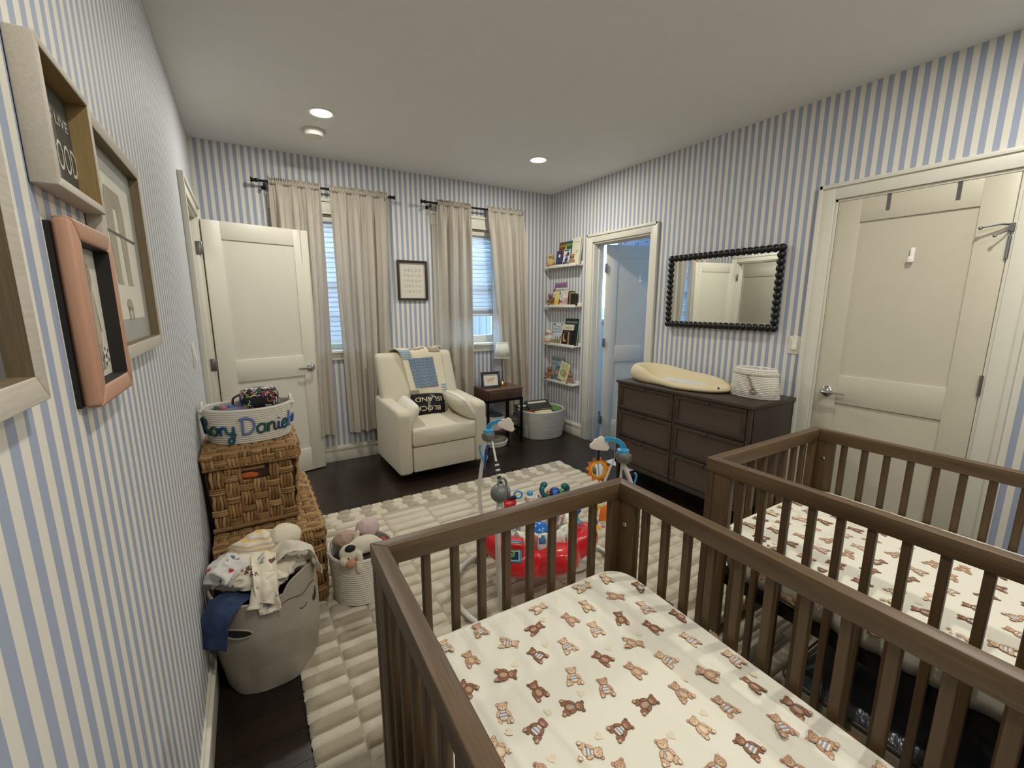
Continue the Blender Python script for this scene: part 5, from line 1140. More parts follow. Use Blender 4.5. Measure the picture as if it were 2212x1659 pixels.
for i, z in enumerate(SZ):
    t = thing('picture_ledge', 'narrow white book ledge, the %s of the four beside the corner' % LN[i], 'shelf', (W, (SY0+SY1)/2, z), group='white book ledges')
    MB().box(SX, W, SY0, SY1, z-.012, z).build('shelf_board', LEDGE, t, bevel=.001); MB().box(SX-.008, SX+.0, SY0+.07 if i < 0 else SY0, SY1, z-.016, z+.014).build('front_lip', LEDGE, t, bevel=.001)
    MB().box(W-.010, W, SY0, SY1, z, z+.032).build('back_lip', LEDGE, t, bevel=.001)
    c = MB(); c.tube(catmull([(W-.004, SY1-.01, z-.014), (W-.008, SY1-.01, z-.07), (W-.03, SY1-.01, z-.085), (W-.052, SY1-.01, z-.06), (W-.052, SY1-.01, z-.014)], 5), .005, 6); c.build('support_bracket', LEDGE, t)
tl = Vector((.18, 0, 1)).normalized(); NT = UB.cross(tl).normalized(); 
def sb(label, z, y, w_, h_, th, col, deco=None, texts=(), x=None, roll=0, depth=0):
    """book leaning back on a ledge; y = left edge as seen from the room, depth 0 = front row"""
    N = Vector((-1, 0, .13)).normalized(); V = Vector((.13, 0, 1)).normalized(); U = UB.copy()
    if roll: c, s = cos(R(roll)), sin(R(roll)); U, V = U*c + V*s, V*c - U*s
    xx = (SX + .014 + depth) if x is None else x
    return book(label, (xx, y, z + .001 + (abs(sin(R(roll)))*w_ if roll < 0 else 0)), U, V, N, w_, h_, th, col, deco, texts, 'picture books on the ledges')
z = SZ[0]
sb('pale pink book half behind the yellow duck on the top ledge', z, 3.955, .12, .225, .006, '#c9b5b0', [('#8a6a68', q_(.2, .8, .7, .95))], depth=.045)
sb('brown and green GOODNIGHT book at the back of the top ledge', z, 3.925, .24, .255, .010, '#1f5c3c', [('#6b3a26', q_(0, .42, .52, 1)), ('#c9c23a', [(.36, .5), (.62, .5), (.5, .85)]), ('#16462e', q_(0, 1, 0, .2))], [('GOODNIGHT', .5, .80, .034, .9, '#c9b52c')], depth=.028)
sb('small brown-bordered book with a night sky on the top ledge', z, 3.925, .105, .165, .010, '#6a3b2c', [('#2a2f66', q_(.1, .92, .08, .94)), ('#e8e6d8', circ(.5, .66, .16, .11)), ('#8f8fc0', circ(.3, .3, .03)), ('#8f8fc0', circ(.7, .4, .03))], depth=.004)
sb('small white book with blue figures on the top ledge', z, 3.805, .105, .165, .008, '#d6dae0', [('#5f8ac0', [(.42, .1), (.85, .12), (.75, .8), (.55, .75)]), ('#8ab0d8', [(.2, .15), (.45, .15), (.4, .6)]), ('#a8404a', circ(.45, .62, .12, .08)), ('#a8404a', circ(.68, .64, .1, .07)), ('#26406a', q_(.1, .9, .9, .97))], depth=.004)
sb('tall cream book with two rabbit ears on the top ledge', z, 3.695, .135, .275, .022, '#d9d4be', [('#6a5a48', [(.52, .42), (.56, .42), (.6, .55), (.56, .55)]), ('#6a5a48', [(.66, .42), (.70, .42), (.78, .55), (.74, .55)]), ('#8d8673', q_(.15, .85, .83, .845))], depth=.022)
plush('yellow plush duck at the left end of the top ledge', (SX+.035, 4.03, z+.001), .165, '#d9b566', 'duck', -58, col2='#d9743c')
plush('small brown plush bear at the right end of the top ledge', (SX+.036, 3.66, z+.001), .125, '#a07850', 'bear', -70)
plush('dark brown curly plush behind the small bear on the top ledge', (SX+.055, 3.73, z+.001), .165, '#221c18', 'bear', -70, name='toy_bear')
z = SZ[1]
sb('purple book with red capitals at the back of the second ledge', z, 4.02, .225, .285, .008, '#8d6f98', [('#c9a05a', [(.05, .40), (.5, .42), (.5, .5), (.05, .48)]), ('#2f5c94', q_(.25, .6, .33, .42)), ('#d8c9a8', circ(.7, .36, .08, .06)), ('#5c4668', q_(0, 1, .94, 1))], [('SLEEPY TIME', .5, .72, .042, .8, '#8c2c48'), ('PAJAMA STORY', .5, .58, .036, .8, '#8c2c48')], depth=.045)
sb('red book with a dog picture behind the brown bear on the second ledge', z, 4.025, .10, .185, .006, '#9c3438', [('#d8d8dc', q_(.05, .95, .5, .85)), ('#a88060', circ(.5, .66, .2, .1)), ('#4c5c80', q_(.05, .95, .3, .48))], depth=.036)
sb('yellow book titled Little Blue on the second ledge', z, 3.965, .205, .195, .008, '#d9cf7a', [('#b9d0b0', q_(0, 1, .8, 1)), ('#d9b840', q_(0, 1, 0, .35)), ('#2c1c28', [(.40, .62), (.56, .62), (.50, .78), (.45, .8)]), ('#d8a888', circ(.50, .54, .07, .07)), ('#1c2c58', [(.40, .1), (.62, .1), (.58, .42), (.44, .42)]), ('#1c2c58', q_(.44, .58, .02, .3))], [('Little Blue', .5, .83, .032, .85, '#1c2c48')], depth=.020)
sb('pale blue book behind the pink one on the second ledge', z, 3.855, .09, .165, .006, '#c9d8dc', [('#8a4a78', q_(0, 1, .2, .36)), ('#d8b078', q_(0, 1, 0, .18))], [('Lady', .5, .6, .030, .7, '#44545c')], depth=.012)
sb('cream and pink alphabet-animal book on the second ledge', z, 3.80, .125, .165, .008, '#d8c4b8', [('#d0a8a0', q_(.08, .92, .08, .5)), ('#a898c4', circ(.72, .3, .2, .2)), ('#d89878', circ(.3, .28, .14, .16)), ('#ece4d4', [(.1, .5), (.95, .66), (.95, .94), (.1, .8)])], [('MISS NELSON', .5, .78, .018, .7, '#b05048'), ('IS MISSING', .5, .66, .018, .6, '#b05048')], depth=.002)
for k, (y_, c_, lb) in enumerate(((3.672, '#2c2018', 'black-spined'), (3.655, '#c9b878', 'straw-coloured'), (3.64, '#8d7c5c', 'olive-brown'), (3.612, '#2a1c1c', 'dark maroon'))):
    a_ = R(10 + 2*k); book('thin %s book standing edge-on at the right of the second ledge' % lb, (SX+.004, y_, z+.001), (1, 0, 0), (0, -.0+sin(-.10), 1), (0, -1, 0), .078, .155 - .01*k, .011, c_, group='picture books on the ledges')
plush('brown plush bear slumped at the left end of the second ledge', (SX+.036, 4.035, z+.001), .150, '#7c5430', 'bear', -20)
z = SZ[2]
sb('dark green book titled MAKE WAY FOR on the third ledge', z, 3.805, .225, .290, .020, '#1f3a34', [('#16302a', q_(0, 1, 0, .6))], [('MAKE WAY FOR', .5, .83, .030, .8, '#c9c8b4')], depth=.036)
sb('grey-blue treasury of garden animals on the third ledge', z, 4.0, .185, .235, .020, '#c2ccd0', [('#7c8c58', q_(.05, .95, 0, .22)), ('#8c5c3c', circ(.86, .25, .12, .16)), ('#c08c5c', circ(.88, .2, .08, .1)), ('#8c7c68', q_(.30, .38, .1, .36)), ('#6c5c68', q_(.50, .58, .1, .36)), ('#3c4434', circ(.12, .93, .1, .05)), ('#3c4434', circ(.88, .93, .12, .05)), ('#c06858', circ(.1, .55, .05, .06))], [('The Complete', .5, .80, .022, .6, '#4c4c50'), ('Beatrix Potter', .5, .68, .026, .8, '#4c4c50'), ('Illustrated Tales', .5, .56, .020, .7, '#5c5c60')], depth=.022)
sb('cream book with an inked title panel on the third ledge', z, 3.835, .20, .225, .010, '#d6cfba', [('#a05c4c', q_(.04, .14, .05, .5)), ('#c99c7c', q_(.2, .3, .05, .5)), ('#8c4c48', q_(.32, .36, .1, .5)), ('#d8c09c', q_(.04, .4, 0, .18))], [('THE BOOK', .55, .80, .026, .6, '#7c7468'), ('WITH NO PICTURES', .55, .66, .022, .68, '#7c7468')], depth=.020)
sb('black book with a golden crescent moon on the third ledge', z, 3.795, .125, .165, .008, '#17131a', [('#c99c48', circ(.42, .5, .30, .30, 24)), ('#17131a', circ(.56, .60, .26, .25, 24)), ('#6c8cb8', circ(.38, .36, .07, .07)), ('#8c8c9c', circ(.8, .85, .02)), ('#8c8c9c', circ(.15, .2, .02)), ('#8c8c9c', circ(.85, .2, .02))], [('GOODNIGHT', .5, .87, .012, .6, '#a89c78')], depth=.002)
for k, (y_, c_, lb) in enumerate(((3.668, '#c9a868', 'tan'), (3.652, '#d8d4c4', 'white'), (3.636, '#3c3028', 'dark brown'))):
    book('thin %s book standing edge-on at the right of the third ledge' % lb, (SX+.004, y_, z+.001), (1, 0, 0), (0, sin(-.10), 1), (0, -1, 0), .078, .145 + .01*k, .011, c_, group='picture books on the ledges')
plush('white plush duck with orange feet on the third ledge', (SX+.028, 4.045, z+.001), .175, '#d9d4c0', 'duck', -62, col2='#d9794a')
z = SZ[3]
sb('grey book titled THE RABBIT LISTENED on the lowest ledge', z, 4.03, .215, .265, .008, '#8fa0a0', [('#5f7480', [(.45, .62), (1, .66), (1, 0), (.2, 0), (.42, .5)]), ('#c9895c', circ(.52, .33, .09, .10)), ('#c9895c', circ(.62, .36, .08, .09)), ('#2c2024', circ(.88, .34, .07, .05)), ('#a8484c', circ(.86, .24, .06, .07))], [('THE RABBIT', .42, .82, .040, .78, '#5c6c6c'), ('LISTENED', .30, .64, .040, .55, '#5c6c6c'), ('by the author', .72, .56, .014, .4, '#2c343c')], depth=.028)
sb('cream book with two hares in a ring tilted on the lowest ledge', z, 3.86, .165, .205, .010, '#d8d3a8', [('#8c9c68', circ(.5, .42, .36, .22, 20)), ('#c98c50', circ(.66, .46, .18, .14, 14)), ('#a8b8b0', circ(.38, .44, .12, .13)), ('#b0704c', circ(.16, .12, .05, .05)), ('#b0704c', circ(.8, .1, .05, .06))], [('GUESS HOW', .5, .88, .014, .6, '#5c6048'), ('MUCH I', .5, .78, .018, .7, '#5c6048'), ('LOVE YOU', .5, .68, .018, .8, '#5c6048')], depth=.010, roll=-12)
plush('brown plush bear sitting at the left of the lowest ledge', (SX+.030, 4.02, z+.001), .165, '#8c6238', 'bear', -62)
plush('small pinkish-brown plush bear at the right end of the lowest ledge', (SX+.034, 3.63, z+.001), .135, '#97705c', 'bear', -72)
# book basket in the corner -------------------------------------------
t = thing('book_basket', 'large oval white rope basket of picture books in the room corner', 'basket', (2.965, 3.845, 0))
BKM = M('#c4c1b7', .95, bump=.002, bs=300, var=.22, vs=11, name='twisted_rope_white', stretch=(1, 1, 9))
rope_basket(t, (2.965, 3.845, .001), .262, .245, .295, 30, BKM, bulge=lambda v: .90 + .20*v - .12*v*v, wall=.011, n=80, power=2.2)
MB().tube([(2.965+.252*abs(cos(a))**.91*(1 if cos(a) > 0 else -1), 3.845+.237*abs(sin(a))**.91*(1 if sin(a) > 0 else -1), .299) for a in [2*PI*k/80 for k in range(80)]], .006, 6, closed=True).build('white_rim', M('#e2dfd4', .8), t)
for (az, nm) in ((-52, 0), (128, 1)):
    a = R(az); p = Vector((2.965+.262*cos(a), 3.845+.245*sin(a), .225)); n_ = Vector((cos(a), sin(a), 0)); u_ = Vector((-n_.y, n_.x, 0))
    MB().prism([(x, y) for x, y in circ(0, 0, .042, .013, 16)], -.004, .003, p, u_, (0, 0, 1), n_).build('slot_shade', BLACK, t)  # black disc in place of a cut slot, shade inside given by colour
    MB().tube([p + n_*.004 + u_*.046*cos(q) + Vector((0, 0, .017*sin(q))) for q in [2*PI*k/18 for k in range(18)]], .0035, 6, closed=True).build('handle_edge', BKM, t)
bs_ = [(2.86, 3.93, .30, 20, '#2c3a2c', 'dark green', .26, .20), (3.02, 3.96, .285, -12, '#c9c4a8', 'pale cream', .25, .19), (3.08, 3.83, .265, -5, '#5f8c3c', 'bright green', .22, .16), (2.87, 3.80, .262, 35, '#a84c30', 'rust-red', .18, .15), (2.95, 3.74, .262, 10, '#d8cfa8', 'straw', .2, .14), (3.06, 3.74, .24, -25, '#3c5c9c', 'blue', .17, .16), (2.97, 3.90, .33, 4, '#3a3a36', 'charcoal', .27, .19)]
for (x, y, z, rz, c_, cn, w_, h_) in bs_:
    a = R(rz-18); U = Vector((cos(a), sin(a), random.uniform(-.06, .06))).normalized(); V = Vector((-sin(a), cos(a), .32)).normalized(); N = U.cross(V).normalized()
    book('%s picture book lying in the top of the corner book basket' % cn, Vector((x, y, z)) - U*w_/2 - V*h_/2, U, V, N, w_, h_, .014, c_, [('#d8d4c4', q_(.1, .9, .65, .85))] if cn in ('dark green', 'charcoal') else None, group='books in the corner basket')
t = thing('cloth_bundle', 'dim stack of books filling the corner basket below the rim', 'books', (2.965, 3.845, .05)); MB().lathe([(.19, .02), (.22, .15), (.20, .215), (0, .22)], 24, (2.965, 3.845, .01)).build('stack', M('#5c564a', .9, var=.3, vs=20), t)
# ================================================================== LEFT-WALL BASKETS
WK = [M(c, .7, bump=.0015, bs=320, var=.22, vs=30, name='water_hyacinth', stretch=(1, 1, 1)) for c in ('#a07a4c', '#86653a', '#b48e5c')]
WKD = M('#3a2814', .9, name='basket_shade_core')  # dark boxes behind the strands, shade of the gaps put into their colour
def weave(mb, O, U, V, N, w_, h_, cw=.058, per=.105, off0=0, seed=0, open_top=None, st=4):
    O, U, V, N = Vector(O), Vector(U), Vector(V), Vector(N); rd = random.Random(seed); nc = max(1, round(w_/cw)); cw = w_/nc
    for c in range(nc):
        ph = off0 + (per/2 if c % 2 else 0); x0 = c*cw
        segs = max(6, int(h_/.012))
        for s in range(st):
            xs = x0 + cw*(s+.5)/st; P = []; rr = []
            ya, yb = 0.0, h_
            if open_top and open_top[0] < xs < open_top[1]: yb = open_top[2]
            for k in range(segs+1):
                y = ya + (yb-ya)*k/segs; q = ((y+ph) % per)/per; dz = .011*sin(PI*min(1, q/.68))**.7 if q < .68 else 0
                P.append(O + U*(xs + .0018*sin(y*90+s)) + V*y + N*(dz - .002*abs(s-(st-1)/2)/st)); rr.append(cw/st*.56*(1 if q < .68 else .85))
            mb.use(WK[rd.randrange(3)]).tube(P, rr, 6)
        y = per*.84 - ph
        while y < h_:
            if y > .01 and not (open_top and open_top[0]-.01 < x0+cw/2 < open_top[1]+.01 and y > open_top[2]-.02):
                for b in range(3):
                    yy = y + (b-1)*.0095
                    if 0 < yy < h_: mb.use(WK[rd.randrange(3)]).tube([O + U*(x0-.004+(cw+.008)*k/5) + V*yy + N*(.001+.0115*sin(PI*k/5)**.6) for k in range(6)], .0058, 6)
            y += per
def wicker_box(t, x0, x1, y0, y1, z0, z1, taper=0, sd=0, hole=None):
    MB().add([(x0+taper, y0+taper, z0), (x1-taper, y0+taper, z0), (x1-taper, y1-taper, z0), (x0+taper, y1-taper, z0), (x0, y0, z1), (x1, y0, z1), (x1, y1, z1), (x0, y1, z1)], [(0,3,2,1),(4,5,6,7),(0,1,5,4),(1,2,6,5),(2,3,7,6),(3,0,4,7)]).build('inner_layer', WKD, t, smooth=0)
    mb = MB(); h_ = z1-z0; tn = taper/h_
    weave(mb, (x0+taper, y0+taper-.004, z0), (1, 0, 0), (0, -tn, 1), (0, -1, 0), x1-x0-2*taper, h_, seed=sd, open_top=hole)
    weave(mb, (x1-taper+.004, y0+taper, z0), (0, 1, 0), (tn, 0, 1), (1, 0, 0), y1-y0-2*taper, h_, seed=sd+1, off0=.03)
    weave(mb, (x0+taper, y1, z0), (1, 0, 0), (0, 0, 1), (0, 1, 0), x1-x0-2*taper, h_, seed=sd+4)
    for yy, xx0, xx1 in ((y0, x0, x1),): mb.use(WK[1]).tube([(x0+taper*.5, y0-.006, z0+.012), (x1-taper*.5, y0-.006, z0+.012)], .012, 8)
    mb.build('woven_strands', None, t, smooth=70, kind='stuff')
def wicker_lid(t, x0, x1, y0, y1, z0, z1, sd=9):
    MB().box(x0+.006, x1-.006, y0+.006, y1-.006, z0, z1-.008).build('lid_shade_core', WKD, t, smooth=0)
    mb = MB(); h_ = z1-z0
    weave(mb, (x0, y0, z0+.006), (1, 0, 0), (0, 0, 1), (0, -1, 0), x1-x0, h_-.014, cw=.045, per=.07, seed=sd, st=3)
    weave(mb, (x1, y0, z0+.006), (0, 1, 0), (0, 0, 1), (1, 0, 0), y1-y0, h_-.014, cw=.045, per=.07, seed=sd+1, st=3)
    weave(mb, (x0, y0, z1-.010), (0, 1, 0), (1, 0, 0), (0, 0, 1), y1-y0, x1-x0, cw=.052, per=.09, seed=sd+2, st=4)
    for (a, b) in (((x0, y0), (x1, y0)), ((x1, y0), (x1, y1))):
        for zz in (z0+.006, z1-.010): mb.use(WK[sd % 3]).tube([Vector((*a, zz)).lerp(Vector((*b, zz)), k/8) + Vector((0, 0, .0012*(k % 2))) for k in range(9)], .0095, 7)
        zz = (z0+z1)/2
    mb.build('woven_lid', None, t, smooth=70, kind='stuff')
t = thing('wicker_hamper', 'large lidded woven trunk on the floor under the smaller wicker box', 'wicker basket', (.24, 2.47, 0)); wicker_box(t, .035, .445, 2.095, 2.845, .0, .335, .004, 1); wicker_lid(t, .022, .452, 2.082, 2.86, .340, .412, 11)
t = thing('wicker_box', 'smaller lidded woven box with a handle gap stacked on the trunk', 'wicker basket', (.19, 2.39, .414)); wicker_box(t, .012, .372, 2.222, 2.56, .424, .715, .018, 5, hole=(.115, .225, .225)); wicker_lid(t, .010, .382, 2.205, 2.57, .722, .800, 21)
MB().tube([(.012+.10+.0165*k, 2.222, .702) for k in range(9)], .010, 8).build('handle_wrap', WK[1], t)
crumple('orange_cloth', 'orange cloth showing through the handle gap of the small wicker box', 'cloth', (.185, 2.235, .668), (.052, .016, .018), M('#b85a28', .9, bump=.001), 2)
# rope basket with the stitched name ------------------------------------
NBC, NRX, NRY, NBZ, NBH = (.205, 2.40), .188, .135, .803, .160
t = thing('name_basket', 'white rope basket stitched with a coloured name on top of the wicker boxes', 'basket', (*NBC, NBZ))
nb_b = lambda v: .88 + .20*v - .08*v*v
rope_basket(t, (*NBC, NBZ), NRX, NRY, NBH, 16, ROPE, bulge=nb_b, ztop=lambda a: 1 + .04*abs(cos(a))**3)
for s in (-1, 1):
    cx = NBC[0] + s*(NRX-.006); P = catmull([(cx-.0, NBC[1]-.035, NBZ+NBH-.025), (cx, NBC[1]-.03, NBZ+NBH+.012), (cx, NBC[1], NBZ+NBH+.028), (cx, NBC[1]+.03, NBZ+NBH+.012), (cx, NBC[1]+.035, NBZ+NBH-.025)], 5)
    MB().tube(P, .0075, 8).ball((cx+s*.003, NBC[1]-.035, NBZ+NBH-.004), .013, 12, 8).ball((cx+s*.003, NBC[1]+.035, NBZ+NBH-.004), .013, 12, 8).build('rope_handle', ROPE, t)
LT = {'R': (.80, [[(.10, 0), (.16, .5), (.2, .98)], [(.0, .85), (.25, 1.0), (.55, .98), (.62, .78), (.45, .58), (.18, .52)], [(.3, .52), (.5, .3), (.72, .0)]]),
 'o': (.50, [[(.25, .52), (.06, .42), (.04, .15), (.22, 0), (.42, .14), (.42, .4), (.25, .52), (.5, .42)]]), 'r': (.42, [[(.08, .5), (.12, .25), (.12, 0)], [(.12, .3), (.25, .48), (.42, .46)]]),
 'y': (.52, [[(.04, .52), (.06, .2), (.25, .06), (.42, .25), (.46, .52)], [(.46, .52), (.44, 0), (.34, -.42), (.14, -.5), (.10, -.3), (.35, -.08), (.55, .05)]]),
 'D': (.86, [[(.16, .95), (.14, .5), (.12, 0)], [(.0, .92), (.35, 1.0), (.68, .82), (.74, .45), (.55, .1), (.12, 0)]]),
 'a': (.56, [[(.46, .48), (.25, .54), (.05, .38), (.05, .12), (.22, 0), (.42, .12), (.46, .48)], [(.46, .5), (.47, .15), (.60, .05)]]), 'n': (.60, [[(.06, .52), (.08, 0)], [(.08, .3), (.25, .52), (.42, .45), (.44, .12), (.58, .03)]]),
 'i': (.30, [[(.1, .5), (.1, .12), (.26, .03)], [(.10, .70), (.12, .74)]]), 'e': (.48, [[(.04, .25), (.36, .32), (.34, .50), (.18, .54), (.04, .35), (.08, .08), (.26, 0), (.46, .12)]]), 'l': (.34, [[(.08, .98), (.08, .5), (.10, .10), (.28, .03)]]),
 '*': (.5, [[(.25 + (.26 if k % 2 == 0 else .11)*cos(R(90+36*k)), .42 + (.26 if k % 2 == 0 else .11)*sin(R(90+36*k))) for k in range(11)]])}
arc = [0]; N_A = 400
ang_ = [PI + .12 + (PI-.24)*k/N_A for k in range(N_A+1)]
for k in range(N_A): arc.append(arc[-1] + math.hypot(NRX*(cos(ang_[k+1])-cos(ang_[k])), NRY*(sin(ang_[k+1])-sin(ang_[k]))))
def on_basket(s, z):
    s = min(max(s, 0), arc[-1]-1e-6); lo, hi = 0, N_A
    while hi-lo > 1:
        md = (lo+hi)//2
        if arc[md] <= s: lo = md
        else: hi = md
    a = ang_[lo] + (ang_[hi]-ang_[lo])*(s-arc[lo])/(arc[hi]-arc[lo]); b = nb_b((z-NBZ)/NBH); return Vector((NBC[0] + (NRX*b+.006)*cos(a), NBC[1] + (NRY*b+.006)*sin(a), z))
word = 'Rory Daniel*'; cap = .077; YC = {'R': '#1e4a4c', 'o': '#35584a', 'r': '#1f4a86', 'y': '#2f6470', 'D': '#7484b8', 'a': '#2c5c5c', 'n': '#33564a', 'i': '#1f4c92', 'e': '#275a68', 'l': '#6f80bc', '*': '#1f62b0'}
tw = sum((LT[c][0] if c != ' ' else .28) for c in word)*cap; s0 = (arc[-1]-tw)/2
for c in word:
    if c == ' ': s0 += .28*cap; continue
    b = MB()
    for stroke in LT[c][1]:
        pl = catmull([(x, y, 0) for x, y in stroke], 5) if c != '*' and len(stroke) > 2 else [Vector((x, y, 0)) for x, y in stroke]
        b.tube([on_basket(s0 + p.x*cap, NBZ+.048 + p.y*cap) for p in pl], .0056, 7)
    b.build('yarn_letter', M(YC[c], .95, bump=.0015, bs=600, var=.15, vs=200, name='yarn'), t, smooth=180); s0 += LT[c][0]*cap + .0005
# contents of the name basket
PZ = Vector((.255, 2.415, .985)); t = thing('zip_pouch', 'black pouch with bright tangled squiggles in the name basket', 'pouch', PZ)
def pch(u, v):
    a = 2*PI*u; ph = (v-.5)*PI; ca, sa, cp_, sp_ = cos(a), sin(a), cos(ph), sin(ph); f = lambda x, p: abs(x)**p*(1 if x >= 0 else -1)
    return PZ + Vector((.082*f(cp_, .5)*f(ca, .7), .048*f(cp_, .5)*f(sa, .7), .056*f(sp_, .6)))
MB().grid(pch, 40, 24, cu=True).build('pouch_body', BLACK, t, smooth=180)
rq = random.Random(12); cols_ = ['#d8d4cc', '#c03434', '#d8b830', '#3058b8', '#3a9450', '#d87840', '#d8d4cc', '#6a3fa0']
sq_ = MB()
for k in range(110):
    u, v = rq.uniform(.45, 1.05), rq.uniform(.18, .80); d = rq.uniform(0, 6.28); P = []
    for s in range(7):
        P.append(Vector(pch(u % 1, v)) + (Vector(pch(u % 1, v))-PZ).normalized()*.0012); d += rq.uniform(-1.6, 1.6); u += .011*cos(d); v += .022*sin(d)
    sq_.use(M(cols_[k % 8], .6, var=0)).tube(P, .0022, 4)
for k in range(9):
    u = .52+.055*k; sq_.use(M('#d8d4cc', .6, var=0)).tube([Vector(pch(u % 1, .80+.02*q)) + Vector((.004*q*(1 if k % 2 else -1), 0, .002)) for q in range(6)], [.005, .006, .005, .004, .005, .003], 4)
sq_.build('squiggle_print', None, t, smooth=60, kind='stuff'); MB().tube(catmull([PZ + Vector((-.08, -.01, .03)), PZ + Vector((-.11, -.02, .01)), PZ + Vector((-.105, -.03, -.04)), PZ + Vector((-.08, -.03, -.05))], 5), .005, 6).build('wrist_strap', BLACK, t)
crumple('knit_scarf', 'muted purple knitted cloth heaped at the left of the name basket', 'cloth', (.12, 2.39, .945), (.085, .085, .022), M('#6c6480', .95, bump=.002, bs=120, var=.1), 7)
for i, (dx, dy, c_, cn) in enumerate(((-.0, .0, '#4a7a9c', 'blue'), (-.03, -.015, '#b8665a', 'coral'), (-.055, .0, '#3f6a4a', 'green'))):
    o = MB().ball((.135+dx, 2.36+dy, .968), (.013, .013, .012), 12, 8).build('felt_ball', M(c_, .95, bump=.001), None, smooth=180); tag(o, 'small %s felt ball on the purple cloth in the name basket' % cn, 'felt ball', 'felt balls')
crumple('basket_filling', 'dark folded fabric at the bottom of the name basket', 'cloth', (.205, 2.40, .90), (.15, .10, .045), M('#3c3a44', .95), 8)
# ================================================================== HAMPER AND LAUNDRY
FELT = M('#a59c8d', .95, bump=.0012, bs=150, var=.10, vs=16, name='grey_felt'); HC = Vector((.200, 1.835, 0))
t = thing('laundry_hamper', 'grey felt animal-face laundry hamper beside the left wall', 'hamper', HC)
def hrad(a, z): return (.166 + .020*sin(min(1, z/.30)*PI*.62) + .004*sin(a*5+z*14)*max(0, 1-z*5) + .003*noise.noise(Vector((cos(a)*3, sin(a)*3, z*9))))
EAR = (-46, 140)
def hrim(a):
    d = math.degrees(a); e = 0
    for q in EAR:
        dd = (d-q+180) % 360-180; e += .048*math.sqrt(max(0, 1-(dd/24)**2)) if abs(dd) < 24 else 0
    return .395 + e - .012*cos(a+PI*.6)
def ham(u, v, off=0):
    a = 2*PI*u; z = v*hrim(a); r_ = hrad(a, z) + off; lean = .02*z
    return (HC.x + r_*cos(a), HC.y + r_*sin(a) - lean, .002+z)
hb = MB().grid(ham, 120, 30, cu=True).grid(lambda u, v: ham(u, 1-v, -.006), 120, 24, cu=True)
hb.add([ham(i/120, 0) for i in range(120)], [tuple(range(120))[::-1]]); hb.build('felt_wall', FELT, t, smooth=180)
MB().tube([Vector(ham(k/120, 1, -.003)) for k in range(120)], .0048, 6, closed=True).build('felt_rim', FELT, t)
def hm(d, z, off=.002): a = R(d); r_ = hrad(a, z)+off; return Vector((HC.x+r_*cos(a), HC.y+r_*sin(a)-.02*z, z+.002))
for dc in (-124, 62):
    s = MB(); s.grid(lambda u, v: hm(dc + 17*cos(2*PI*u)*v, .275 + .017*sin(2*PI*u)*v + 0, .0016), 28, 4, cu=True); s.build('opening_shade', BLACK, t, smooth=60)  # black patch on uncut felt, painting the shade inside the opening
    MB().tube([hm(dc + 18*cos(q), .275 + .019*sin(q), .003) for q in [2*PI*k/30 for k in range(30)]], .0032, 6, closed=True).build('opening_edge', FELT, t)
DKF = M('#2e2b28', .9)
MB().grid(lambda u, v: hm(-30 + 4.2*cos(2*PI*u)*v, .285 + .014*sin(2*PI*u)*v, .003), 20, 3, cu=True).tube([hm(-30 + 2.4 + q*.5, .29 + .012*q, .003) for q in range(4)], [.004, .003, .002, .001], 5).build('felt_nose', DKF, t)
MB().tube([hm(-50 + 6*cos(q), .30 + .012*sin(q), .0025) for q in [R(200+14*k) for k in range(11)]], .0013, 5).build('stitched_eye', DKF, t); MB().tube([hm(-75 + k*5, .352 + .006*sin(k), .0018) for k in range(11)], .0012, 5).build('rim_seam', DKF, t)
def cloth_print(name, base, spots, sc=26, thr=.30, stripe=None):
    m, nt, b, N, L = nodes(name); v = coord(nt); vo = N.new('ShaderNodeTexVoronoi'); vo.inputs['Scale'].default_value = sc; L.new(v, vo.inputs[0])
    wv = tnoise(nt, v, sc*3, 2); ad = N.new('ShaderNodeMath'); ad.operation = 'MULTIPLY_ADD'; ad.inputs[1].default_value = .9; L.new(wv, ad.inputs[0]); L.new(vo.outputs['Distance'], ad.inputs[2])
    gt = N.new('ShaderNodeMath'); gt.operation = 'LESS_THAN'; gt.inputs[1].default_value = thr+.42; L.new(ad.outputs[0], gt.inputs[0])
    sc_ = N.new('ShaderNodeSeparateColor'); L.new(vo.outputs['Color'], sc_.inputs[0]); r_ = ramp(nt, sc_.outputs[0], [(0, lin(spots[0])), (.5, lin(spots[1])), (1, lin(spots[2]))]); nt.nodes[-1].color_ramp.interpolation = 'CONSTANT'
    col = mix(nt, gt.outputs[0], lin(base), r_)
    if stripe:
        s_ = N.new('ShaderNodeSeparateXYZ'); L.new(coord(nt, stripe[0]), s_.inputs[0]); s2 = N.new('ShaderNodeMath'); s2.operation = 'FRACT'; L.new(s_.outputs[2], s2.inputs[0])
        col = ramp(nt, s2.outputs[0], [(0, lin(base)), (.30, lin(base)), (.34, lin(stripe[1])), (.52, lin(stripe[1])), (.56, lin(stripe[2])), (.72, lin(stripe[2])), (.76, lin(base)), (1, lin(base))])
    L.new(col, b.inputs['Base Color']); b.inputs['Roughness'].default_value = .95; bumpn(nt, tnoise(nt, v, 500, 2), b, .0005); return m
ROMP = cloth_print('romper_print', '#d9cfba', ('#6b4a40', '#8a8f92', '#5a4038'), 17, .30); STRP = cloth_print('striped_cotton', '#d8ccb4', ('#fff', '#fff', '#fff') if 0 else ('#d8ccb4', '#d8ccb4', '#d8ccb4'), 10, 0, ((20, 20, 62), '#d4b466', '#b9aab4')); GREYP = cloth_print('grey_car_print', '#c9c6c0', ('#9c3a34', '#5c6478', '#88888c'), 26, .28)
